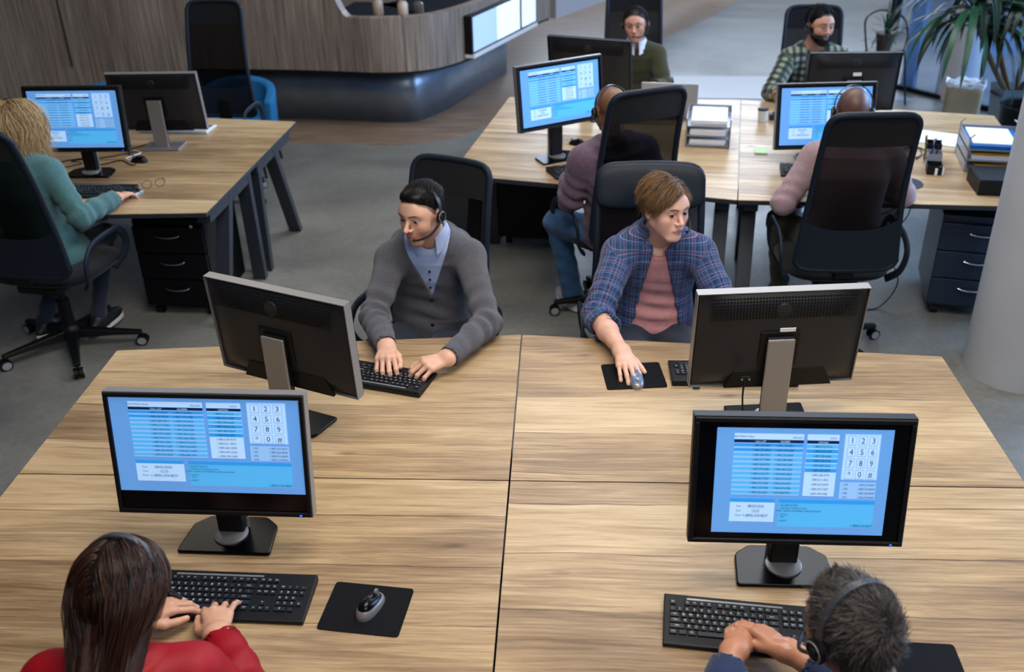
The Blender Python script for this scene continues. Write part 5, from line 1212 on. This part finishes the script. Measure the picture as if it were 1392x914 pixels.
def cap_volume(th=.006, h=.005, hl=HL, dz=.002):
    S = Sdf(); S.ell((0, -.014, .032), I3, (.0745+th, .094+th, .086+th), 0); S.fn(hlcut(hl, dz), .012, '&'); return vol(S, (-.13, -.15, -.12), (.13, .13, .16), h)
MT['shoewhite'] = mk('white_shoe', 'c9cbd0', .6); MT['shoe'] = mk('dark_shoe', '1b1d22', .5)
MT['buttons'] = mk('dark_button', '1a1a20', .4)

# ---------- man in the grey cardigan
MT['cardigan'] = cloth('grey_knit', '4d4c53', .92, .6, 420, .30, 190); MT['shirtblue'] = cloth('pale_blue_cotton', '9fb0d6', .8, .15, 600, .05); MT['darkdenim'] = cloth('dark_denim', '1c2536', .85, .3)
p = build('man with short dark hair in a grey cardigan and pale blue shirt, typing', dict(
    yaw=195, head=((-.402, 1.165, 1.176), 209, 4, 3), nb=(-.392, 1.262, 1.045), pelvis=(-.41, 1.36, .57), sh=((-.552, 1.235, .942), (-.232, 1.245, .952)), el=((-.600, .985, .80), (-.135, .93, .805)), wr=((-.508, .738, .806), (-.262, .655, .806)),
    hands=[dict(F=(.12, -1, -.02), U=(-.1, -.05, 1), curls=((34, 34, 20), (34, 36, 20), (34, 36, 22), (34, 36, 22)), spread=1.3, sc=1.06, h=.0024), dict(F=(-.86, -.50, -.02), U=(-.05, -.20, 1), curls=((34, 36, 22), (32, 36, 22), (32, 36, 22), (30, 36, 22)), spread=1.5, sc=1.06, h=.0024)],
    skin='d3a389', lip='b36f64', brow='1c120e', stub=('5c443a', .55), scalp=('1c1512', .8), hh=.0034, look=(-4, 8), jaw=1.05, nose=1.06, famp=.0055, bow=.045))
def vneck(pp, z0, sl, ymin=.0, w0=0.):
    c, X, Yf, Z = pp['chest'], pp['X'], pp['Yf'], pp['Z']
    def f(P):
        q = P-A3(c); lx = np.abs(q @ A3(X)); ly = q @ A3(Yf); lz = q @ A3(Z); n_ = math.hypot(1, sl); return np.maximum((lx-w0-(lz-z0)*sl)/n_, ymin-ly).astype(F32)
    return f
def surf(S, o, d):
    ts = np.linspace(0, .3, 150); D = S((np.array(o)+ts[:, None]*np.array(d)).astype(F32)); i = np.where(D < 0)[0]; return np.array(o)+np.array(d)*(ts[i[-1]]+.001)
def neckcut(S, pp, r=.066, k=.006, down=.012, fwd=.01): S.cutcap(pp['nb']-pp['Z']*down+pp['Yf']*fwd, pp['nb']+pp['Z']*.14+pp['Yf']*(fwd+.03), r, r*1.15, k)
S = p['body_sdf'](.003); neckcut(S, p, .062); p['garment']('shirt', S, 'shirtblue', .0065, .4)
S = p['body_sdf'](.013); [p['add_sleeve'](S, i, .010, 1.0) for i in (0, 1)]; neckcut(S, p, .070, fwd=.0); S.fn(vneck(p, -.10, .36, .02), .004, '-'); Scard = S; p['garment']('cardigan', S, 'cardigan', .0055)
p['collar']('shirtblue', .064, dz=.020, dy=.006, h=.030, open_=24, fall=.045, tip=.034)
g = G()
for k in range(3):
    c_ = p['chest']+p['Z']*(.035-.042*k)+p['Yf']*(.1285); g.add(*(lambda G_: (G_.V, G_.F))(G().tube([c_, c_+p['Yf']*.004], .0052, 12)))
g.V = [tuple(Vector(q)-p['t'].location) for q in g.V]; o = put('shirt_button', g, 'buttons', p['t'])
for k in range(3):
    g = G(); c_ = surf(Scard, p['chest']+p['Z']*(-.115-.055*k)-p['X']*.004, p['Yf']); g.tube([Vector(c_)-p['t'].location, Vector(c_+p['Yf']*.004)-p['t'].location], .008, 14); put('cardigan_button', g, 'buttons', p['t'])
p['legs']('darkdenim', [V3(-.58, .98, .52), V3(-.34, .94, .52)], [V3(-.55, .93, .10), V3(-.32, .90, .10)])
Sq = Sdf(); Sq.ell((0, -.012, .036), I3, (.078, .096, .090), 0); Sq.ell((.0, .040, .088), I3, (.056, .048, .030), .02); Sq.fn(hlcut(lambda az: HL(az)+.004, .0), .012, '&')
parts = [vol(Sq, (-.13, -.15, -.12), (.13, .13, .16), .005), short_hair(3600, 1, const((.15, -1, .15)), 7, .0058, .16, .0009, .10, cond=lambda P: (P[:, 2] > .062), inert=.35, off=.007), short_hair(2600, 2, const((0, -.6, -.8)), 3, .0045, .35, .0006, .25, cond=lambda P: P[:, 2] <= .066),
  short_hair(500, 3, const((.35, -.35, 1.)), 7, .0058, .50, .0010, .12, cond=lambda P: (P[:, 2] > .066) & (P[:, 1] > .03), inert=.4)]
p['hair'](parts, ('050404', '2a221e'), 'hairblack', 1)
headset('black headset with a microphone on the man in the grey cardigan', p['hc'], p['R'], -1)

# ---------- man in the checked shirt
MT['pinktee'] = cloth('dusty_pink_cotton', 'b98082', .85, .25, 500, .08); MT['plaidblue'] = plaid('blue_checked_cotton', '1a3058', '7f9cc9', 'b07a84', .025)
p = build('young man with swept brown hair in an open checked blue shirt over a pink top', dict(
    yaw=180, head=((.568, 1.195, 1.182), 148, -1, -3), nb=(.560, 1.282, 1.040), pelvis=(.55, 1.36, .57), sh=((.400, 1.262, .958), (.722, 1.262, .965)), el=((.300, 1.00, .800), (.83, 1.08, .775)), wr=((.385, .728, .797), (.74, .80, .79)),
    hands=[dict(F=(.22, -1, -.16), U=(-.05, -.2, 1), curls=((10, 22, 16), (10, 20, 14), (12, 22, 16), (14, 24, 18)), spread=.8, tcurl=5, h=.0026), dict(F=(-.1, -1, -.2), U=(0, -.2, 1))],
    skin='dbac96', lip='b5716a', brow='4a3526', scalp=('4a3626', .7), hh=.0034, look=(16, 4), jaw=.98, nose=1.0, famp=.006, bow=.04))
S = p['body_sdf'](.004); neckcut(S, p, .068, down=.03, fwd=.022); p['garment']('t_shirt', S, 'pinktee', .0065, 1.1)
S = p['body_sdf'](.015); p['add_sleeve'](S, 0, .015, .36, flare=.006); p['add_sleeve'](S, 1, .014, .9); neckcut(S, p, .074); S.fn(vneck(p, 0, -.20, .02, .050), .004, '-'); p['garment']('checked_shirt', S, 'plaidblue', .0055, 1.2)
p['collar']('plaidblue', .074, dz=.040, dy=.004, h=.024, open_=42, fall=.050, tip=.045, cuv=True)
p['legs']('darkdenim', [V3(.42, .95, .52), V3(.70, .95, .52)], [V3(.42, .92, .10), V3(.70, .92, .10)])
hl2 = lambda az: HL(az)-.004
def d2(P): s = sstep(-.02, .06, P[:, 1]); return np.stack([1.0-.1*s, -.35+.75*s, -.25-.25*s], 1)
p2top = short_hair(4600, 11, d2, 11, .0078, .40, .0010, .07, cond=lambda P: (P[:, 2] > .055) & (P[:, 0] > -.035) & (P[:, 2] > .078-.3*P[:, 0]*(P[:, 1] > .04)), inert=.5, off=.007, grav=.05)
p2side = short_hair(1800, 12, lambda P: np.stack([-.55+0*P[:, 0], -.35+.5*(P[:, 1] > .03), -.8+0*P[:, 0]], 1), 7, .0075, .5, .0009, .15, cond=lambda P: (P[:, 0] <= -.03), inert=.5, off=.005)
p2back = short_hair(2600, 13, lambda P: np.stack([0*P[:, 0], -.3+.5*(P[:, 0] > .06), -1+0*P[:, 0]], 1), 7, .0075, .45, .0009, .15, cond=lambda P: P[:, 2] <= .07, inert=.5, off=.004)
p['hair']([cap_volume(.005), p2top, p2side, p2back], ('2a1d15', '9c7a58'), 'hair', 2)
headset('slim grey headset on the young man in the checked blue shirt', p['hc'], p['R'], -1, cups=False)

# ---------- woman in the red blouse
MT['red'] = mk('red_satin_blouse', '8a0819', .55, spec=.25, bump=.1, bscale=300, var=.08, vscale=10)
p = build('woman with long straight dark hair in a red blouse, seen from behind, typing', dict(fem=True,
    yaw=5, head=((-.790, -.915, 1.135), 6, 16, -4), nb=(-.795, -1.03, 1.018), pelvis=(-.78, -1.17, .57), sh=((-.640, -1.00, .965), (-.948, -1.03, .965)), el=((-.520, -.975, .79), (-1.05, -.93, .80)), wr=((-.700, -.735, .806), (-.925, -.690, .806)),
    hands=[dict(F=(-.32, 1, .0), U=(-.05, .05, 1), curls=((30, 34, 20), (30, 34, 20), (28, 34, 20), (14, 18, 14)), spread=1.7, sc=1.02, h=.0023, tout=1.1), dict(F=(.72, .68, .0), U=(.0, .0, 1), curls=((24, 22, 20), (30, 28, 20), (30, 30, 20), (30, 32, 20)), spread=1.5, sc=1.0, h=.0025)],
    skin='c9977c', scalp=('1d120e', .9), hh=.005, famp=.004, bow=.05))
S = p['body_sdf'](.010); p['add_sleeve'](S, 0, .013, .92, r=(.050, .046, .046, .034), flare=.004); p['add_sleeve'](S, 1, .013, .92, r=(.050, .046, .046, .034)); neckcut(S, p, .058); p['garment']('blouse', S, 'red', .0058, 1.5)
p['legs']('darkdenim', [V3(-.68, -.75, .52), V3(-.90, -.75, .52)], [V3(-.68, -.72, .10), V3(-.90, -.72, .10)])
Rl = p['R']; gl = Rl.T @ V3(0, 0, -1); bk = Rl.T @ V3(0, -1, 0)
S = Sdf(); S.ell((0, -.020, .034), I3, (.079, .098, .090), 0); S.fn(hlcut(lambda az: np.where(az < 75, HL(az), -.2), .0), .01, '&')
# the fall of hair: head, nape, then lying on the back of the blouse
Tl = lambda q: (np.array(q, float)-p['hc']) @ Rl
hy = [p['hc']+V3(.0, -.040, -.01), p['nb']+V3(.005, -.105, -.01), p['nb']+V3(.028, -.165, -.15), p['nb']+V3(.045, -.205, -.36)]
hp = [Tl(q) for q in hy]; hw_ = [.066, .070, .078, .070]; hd_ = [.070, .046, .036, .026]; xl = Rl.T @ V3(1, 0, 0)
def longvol(P):
    r_ = None
    for i in range(3):
        a = A3(hp[i]); ab = A3(hp[i+1])-a; q = P-a; h_ = np.clip(q @ ab/float(ab @ ab), 0, 1); v_ = q-h_[:, None]*ab; w = hw_[i]+(hw_[i+1]-hw_[i])*h_; dd = hd_[i]+(hd_[i+1]-hd_[i])*h_
        lx = v_ @ A3(xl); rest = np.sqrt(np.maximum(0, np.sum(v_**2, 1)-lx**2)); d = (np.sqrt((lx/w)**2+(rest/dd)**2)-1)*dd; r_ = d if r_ is None else smin(r_, d, .02)
    return (r_+.0022*np.sin((P @ A3(xl))*190+2*np.sin(P[:, 2]*9))).astype(F32)
S.fn(longvol, .03)
hv = vol(S, (-.22, -.42, -.62), (.22, .16, .16), .006)
rt_, nr_ = scalp_roots(4200, 31, lambda az: np.where(az < 90, HL(az), .0))
jn = [nrm(hp[i+1]-hp[i]) for i in range(3)]
def fl3(P, D, s, jit):
    out = np.stack([np.sign(P[:, 0]+.004)*np.where(P[:, 2] > .05, .9, .0), -.75+0*P[:, 0], 0*P[:, 0]], 1)
    T_, nn = tangent(P, out*np.clip(1-s*5, 0, 1)+gl*1.0+np.array([0, -.35, 0])); k = (s < .17)
    ds = np.stack([np.linalg.norm(P-(hp[i]+hp[i+1])/2, axis=1) for i in range(3)], 1); seg = np.argmin(ds, 1); dr = np.array(jn)[seg]
    q = P-np.array(hp)[seg]; off = q-np.sum(q*dr, 1)[:, None]*dr; tgt = T_ if k else dr-off*1.5
    return D*.45+tgt*.55+jit*.22
pu = ell_push((0, -.020, .034), (.079, .098, .090), .002)
def col3(P, s):
    P = pu(P)
    d = longvol(P.astype(F32)); e = 1e-3; gr = np.stack([longvol((P+np.eye(3)[i]*e).astype(F32))-d for i in range(3)], 1)/e; gr /= np.linalg.norm(gr, axis=1)[:, None]+1e-6
    m = (P[:, 2] < .0) | (s > .25); P[m] += (gr*(np.clip(.0035-d, -.004, .05))[:, None])[m]
    return P
p3h = strands(rt_, nr_*.15+np.stack([.6*np.sign(rt_[:, 0]), -.5+0*rt_[:, 0], 0*rt_[:, 0]], 1), 38, .0165, fl3, col3, .0012, jitter=.08, seed=33)
p['hair']([hv, p3h], ('0c0706', '43281c'), 'hairshine', 3)
headset('thin dark headset across the long dark hair of the woman in red', p['hc']+p['R'] @ V3(0, 0, .0), p['R']*1.075, 1, cups=None)

# ---------- grey-haired man bottom right
MT['navy'] = cloth('navy_cotton', '15294d', .8, .25, 400, .1)
p = build('man with short greying hair in a navy top, seen from behind, hands clasped', dict(
    yaw=-15, head=((.768, -.985, 1.120), -24, 8, -3), nb=(.835, -1.10, .985), pelvis=(.86, -1.26, .56), sh=((1.02, -1.075, .93), (.655, -1.10, .93)), el=((.95, -.93, .79), (.495, -.985, .79)), wr=((.712, -.775, .838), (.582, -.775, .832)),
    hands=[dict(F=(-.62, .72, .05), U=(.28, .30, 1), curls=((22, 62, 40), (26, 66, 40), (30, 66, 42), (32, 66, 44)), spread=.3, tcurl=-4, tout=.7, h=.0024, nails=False), dict(F=(.32, .92, .02), U=(-.45, -.05, 1), curls=((55, 80, 40), (58, 80, 40), (60, 80, 40), (60, 80, 40)), spread=.2, tcurl=30, tout=.8, h=.0024, nails=False)],
    skin='bf8466', lip='a86a5c', brow='2a211d', stub=('6a5a50', .4), scalp=('3a302c', .75), hh=.0036, famp=.003))
S = p['body_sdf'](.012); [p['add_sleeve'](S, i, .012, .84) for i in (0, 1)]; neckcut(S, p, .068); p['garment']('navy_top', S, 'navy', .006)
p['legs']('darkdenim', [V3(1.0, -.85, .52), V3(.72, -.82, .52)], [V3(1.0, -.80, .10), V3(.72, -.78, .10)])
wh = V3(.018, -.100, .060)
def whorl(P): q = P-wh; a = np.stack([-q[:, 2], 0*q[:, 0], q[:, 0]], 1); return q/np.linalg.norm(q, axis=1)[:, None]+.5*a/np.linalg.norm(q, axis=1)[:, None]
p['hair']([cap_volume(.002), short_hair(8500, 41, whorl, 6, .0058, .55, .00075, .30, inert=.45), short_hair(900, 42, const((.0, .5, .9)), 6, .0075, .8, .0009, .25, cond=lambda P: (P[:, 1] > .03) & (P[:, 2] > .06), inert=.5)], ('060505', '6f6764'), 'hair', 4)
headset('grey headset with a boom on the grey-haired man', p['hc']+p['R'] @ V3(0, -.004, .003), p['R']*1.06, -1)

# ---------- blonde woman on the left
MT['teal'] = cloth('teal_knit', '476f72', .92, .4, 350, .15, 100)
p = build('blonde woman with wavy hair in a teal sweater, hand on a mouse', dict(fem=True,
    yaw=15, head=((-2.610, 2.245, 1.205), 12, 8, 0), nb=(-2.600, 2.17, 1.065), pelvis=(-2.58, 2.16, .55), sh=((-2.445, 2.15, 1.000), (-2.755, 2.22, 1.005)), el=((-2.300, 2.065, .790), (-2.85, 2.20, .82)), wr=((-2.205, 2.31, .800), (-2.72, 2.42, .80)),
    hands=[dict(F=(.12, 1, -.12), U=(-.2, .1, 1), curls=((12, 24, 16), (12, 24, 16), (14, 26, 16), (16, 28, 18)), spread=.9, sc=.95), dict(F=(.5, .8, -.1), U=(0, 0, 1))],
    skin='cf9c82', hh=.006, ah=.0036, famp=.005, scalp=('8a6a45', .9), bow=.02))
S = p['body_sdf'](.014); [p['add_sleeve'](S, i, .014, .96) for i in (0, 1)]; neckcut(S, p, .062); S.ell(p['pe']+V3(0.01, 0.02, .0), frame(15), (.215, .19, .13), .05); p['garment']('sweater', S, 'teal', .008, 1.3)
p['legs']('darkdenim', [V3(-2.42, 2.52, .50), V3(-2.66, 2.56, .50)], [V3(-2.44, 2.26, .12), V3(-2.72, 2.20, .12)], r=(.085, .06, .05, .042))
Rl = p['R']; gl = Rl.T @ V3(0, 0, -1); bk = Rl.T @ V3(0, -1, 0)
rt5, nr5 = scalp_roots(4200, 51, lambda az: np.where(az < 90, HL(az), .0))
ph = rng.uniform(0, 6, 4200)
def fl5(P, D, s, jit):
    out = np.stack([np.sign(P[:, 0]+.004)*np.where(P[:, 2] > .03, 1.0, .2), -.3+0*P[:, 0], 0*P[:, 0]], 1); T_, nn = tangent(P, out*np.clip(1-s*4, 0, 1)+gl); k = 1. if s < .35 else 0.
    wv = np.stack([np.sin(ph*.4+s*15), np.cos(ph*.4+s*13), 0*ph], 1)*.5*(s > .25); return D*.6+(T_*k+(gl+bk*.03)*(1-k)+wv)*.4+jit*.3
pu5 = ell_push((0, -.018, .034), (.084, .100, .092), .004); S = Sdf(); S.ell((0, -.020, .034), I3, (.082, .100, .091), 0); S.fn(hlcut(lambda az: np.where(az < 75, HL(az), -.2)), .01, '&'); a0 = V3(0, -.045, -.0); S.cap(a0, a0+gl*.16, .072, .062, .03)
p['hair']([vol(S, (-.2, -.25, -.35), (.2, .16, .16), .007), strands(rt5, nr5, 19, .0155, fl5, lambda P, s: pu5(P), .0012, jitter=.06, seed=52)], ('7a5c36', 'e6c796'), 'hair', 5)
headset('dark headset on the blonde woman', p['hc']+p['R'] @ V3(0, 0, .004), p['R']*1.14, 1)

# ---------- purple hoodie
MT['purple'] = cloth('dusty_purple_fleece', '5d4a5c', .95, .4, 300, .2, 60); MT['jeans'] = cloth('blue_denim', '2c567f', .9, .4, 400, .22, 25)
p = build('man with a shaved head in a purple hoodie and blue jeans, seen from behind', dict(
    yaw=-28, head=((.400, 2.50, 1.200), -22, 8, 2), nb=(.415, 2.425, 1.065), pelvis=(.45, 2.42, .57), sh=((.575, 2.475, 1.0), (.262, 2.335, .99)), el=((.66, 2.62, .80), (.195, 2.36, .765)), wr=((.48, 2.80, .80), (.190, 2.60, .790)),
    hands=[dict(F=(-.5, .8, -.1), U=(0, 0, 1)), dict(F=(-.1, 1, -.1), U=(0, .1, 1))], skin='7d5842', lip='7a4f46', brow='1a1210', scalp=('6a4c3c', .45), hh=.005, ah=.004, famp=.006))
S = p['body_sdf'](.022); [p['add_sleeve'](S, i, .020, .96) for i in (0, 1)]
c_ = p['nb']-p['Yf']*.075+p['Z']*.005
for s_ in (-1, 1): S.cap(c_, p['nb']+p['X']*s_*.075+p['Z']*.012-p['Yf']*.01, .034, .024, .03)
S.cap(c_, c_-p['Z']*.08-p['Yf']*.01, .036, .03, .03); neckcut(S, p, .066); p['garment']('hoodie', S, 'purple', .0075, 1.3)
p['legs']('jeans', [V3(.47, 2.84, .52), V3(.125, 2.62, .53)], [V3(.50, 2.86, .10), V3(.215, 2.60, .10)], 'shoewhite' if 'shoewhite' in MT else 'white', r=(.098, .078, .066, .058))
headset('black headset on the shaved-headed man in the purple hoodie', p['hc'], p['R']*1.04, -1)

# ---------- pink sweater
MT['pinkgrey'] = cloth('pale_mauve_knit', '9c8288', .92, .3, 400, .1); MT['olive'] = cloth('olive_cotton', '3b3b28', .9, .3)
p = build('man with a shaved head in a pale pink sweater behind the tall mesh chair', dict(
    yaw=0, head=((1.605, 2.44, 1.205), 4, 14, 0), nb=(1.600, 2.345, 1.07), pelvis=(1.58, 2.25, .57), sh=((1.785, 2.33, 1.005), (1.425, 2.33, 1.005)), el=((1.90, 2.36, .79), (1.270, 2.235, .795)), wr=((1.78, 2.60, .80), (1.375, 2.44, .795)),
    hands=[dict(F=(-.3, .9, -.1), U=(0, 0, 1)), dict(F=(.25, 1, -.1), U=(0, .1, 1))], skin='5e443d', lip='5a3a35', brow='120c0a', scalp=('5c443c', .3), hh=.006, ah=.005, famp=.0035, build=1.05))
S = p['body_sdf'](.012); [p['add_sleeve'](S, i, .012, .96) for i in (0, 1)]; neckcut(S, p, .066); p['garment']('sweater', S, 'pinkgrey', .0075)
p['legs']('olive', [V3(1.78, 2.66, .55), V3(1.34, 2.60, .55)], [V3(1.76, 2.62, .10), V3(1.37, 2.52, .16)])
headset('black headset on the man in the pale pink sweater', p['hc'], p['R']*1.05, -1)

# ---------- woman in the olive sweater
MT['olivek'] = cloth('olive_knit', '34331c', .92, .3, 400, .1)
p = build('woman with pulled-back dark hair in an olive sweater with a white collar', dict(fem=True,
    yaw=182, head=((.672, 4.90, 1.130), 190, 2, 4), nb=(.690, 5.0, .965), pelvis=(.69, 5.0, .50), sh=((.535, 4.985, .895), (.845, 4.985, .895)), el=((.46, 4.75, .72), (.90, 4.80, .70)), wr=((.52, 4.52, .77), (.80, 4.60, .76)),
    hands=[dict(F=(.2, -1, -.1), U=(0, 0, 1)), dict(F=(-.2, -1, -.1), U=(0, 0, 1))], skin='c39079', lip='9a5650', brow='231814', scalp=('17110f', .95), hh=.006, ah=.005, famp=.003))
S = p['body_sdf'](.012); [p['add_sleeve'](S, i, .012, .96) for i in (0, 1)]; neckcut(S, p, .060); p['garment']('sweater', S, 'olivek', .008)
p['collar']('paper', .062, dz=.026, dy=.010, h=.024, open_=12, fall=.062, tip=.035)
S = Sdf(); S.ell((0, -.016, .034), I3, (.079, .099, .091), 0); S.fn(hlcut(lambda az: HL(az)+.002), .008, '&'); S.ell((0, -.11, .03), I3, (.035, .03, .035), .01)
p['hair']([vol(S, (-.13, -.18, -.12), (.13, .13, .16), .006), short_hair(1500, 81, const((0, -1, -.1)), 8, .007, .1, .0009, .08, off=.006)], ('0f0b0a', '2c221f'), 'hair', 8)
headset('black headset on the woman in the olive sweater', p['hc'], p['R']*1.03, -1)
p['legs']('darkdenim', [V3(.60, 4.6, .48), V3(.80, 4.6, .48)], [V3(.60, 4.58, .10), V3(.80, 4.58, .10)], h=.014)

# ---------- bearded man
MT['plaiddark'] = plaid('dark_checked_flannel', '0f1917', '44544a', '7f8672', .05, True); MT['greytee'] = cloth('grey_cotton', '565c63', .9)
p = build('bearded man with black hair in a dark green checked shirt over a grey top', dict(
    yaw=175, head=((1.885, 4.44, 1.205), 162, 0, -2), nb=(1.885, 4.53, 1.055), pelvis=(1.90, 4.62, .55), sh=((1.715, 4.50, .97), (2.065, 4.50, .975)), el=((1.575, 4.30, .79), (2.22, 4.32, .78)), wr=((1.68, 4.10, .785), (2.08, 4.20, .78)),
    hands=[dict(F=(.5, -.8, -.1), U=(0, 0, 1)), dict(F=(-.2, -1, -.1), U=(0, 0, 1))], skin='b08069', lip='8f5a50', brow='0f0b0a', stub=('17110f', .92), scalp=('0f0c0b', .95), hh=.0048, ah=.005, famp=.004))
S = p['body_sdf'](.004); neckcut(S, p, .068, down=.02, fwd=.015); p['garment']('t_shirt', S, 'greytee', .009)
S = p['body_sdf'](.014); [p['add_sleeve'](S, i, .014, .45, flare=.004) for i in (0, 1)]; neckcut(S, p, .074); S.fn(vneck(p, -.05, .12, .02, .045), .004, '-'); p['garment']('checked_shirt', S, 'plaiddark', .0075)
p['collar']('plaiddark', .073, dz=-.012, dy=.006, h=.022, open_=34, fall=.040, tip=.025, cuv=True)
beard = Sdf()
H = head_sdf(False)
def bsel(P): return np.where((P[:, 1] > .012) & (P[:, 2] < -.045-.0*P[:, 1]) & (P[:, 2] > -.125), 0., 1.)
r_ = np.random.default_rng(9); Vh, Fh = sdf_mesh(H, (-.1, -.13, -.14), (.1, .13, .13), .006); m = (Vh[:, 1] > .01) & (Vh[:, 2] < -.048) & (Vh[:, 2] > -.122) & ~((np.abs(Vh[:, 0]) < .022) & (Vh[:, 2] > -.077) & (Vh[:, 2] < -.058)); m |= (np.abs(Vh[:, 0]) > .060) & (np.abs(Vh[:, 1]-.022) < .014) & (Vh[:, 2] < .0)
bp = Vh[m]; bp = bp[r_.integers(0, len(bp), 1800)]+r_.normal(size=(1800, 3))*.0015
bs = strands(bp, np.tile([0, .5, -1.], (1800, 1))+bp*np.array([3, 0, 0]), 3, .0042, lambda P, D, s, j: D+j*.3, None, .0009, seed=91)
p['hair']([cap_volume(.008), short_hair(3200, 92, const((.3, -.3, .6)), 6, .0065, .8, .0010, .3, inert=.4), bs], ('060505', '1c1715'), 'hairblack', 9)
p['legs']('darkdenim', [V3(1.80, 4.25, .50), V3(2.06, 4.25, .50)], [V3(1.80, 4.22, .10), V3(2.06, 4.22, .10)], h=.014)
headset('dark headset on the bearded man', p['hc'], p['R']*1.0, 1)
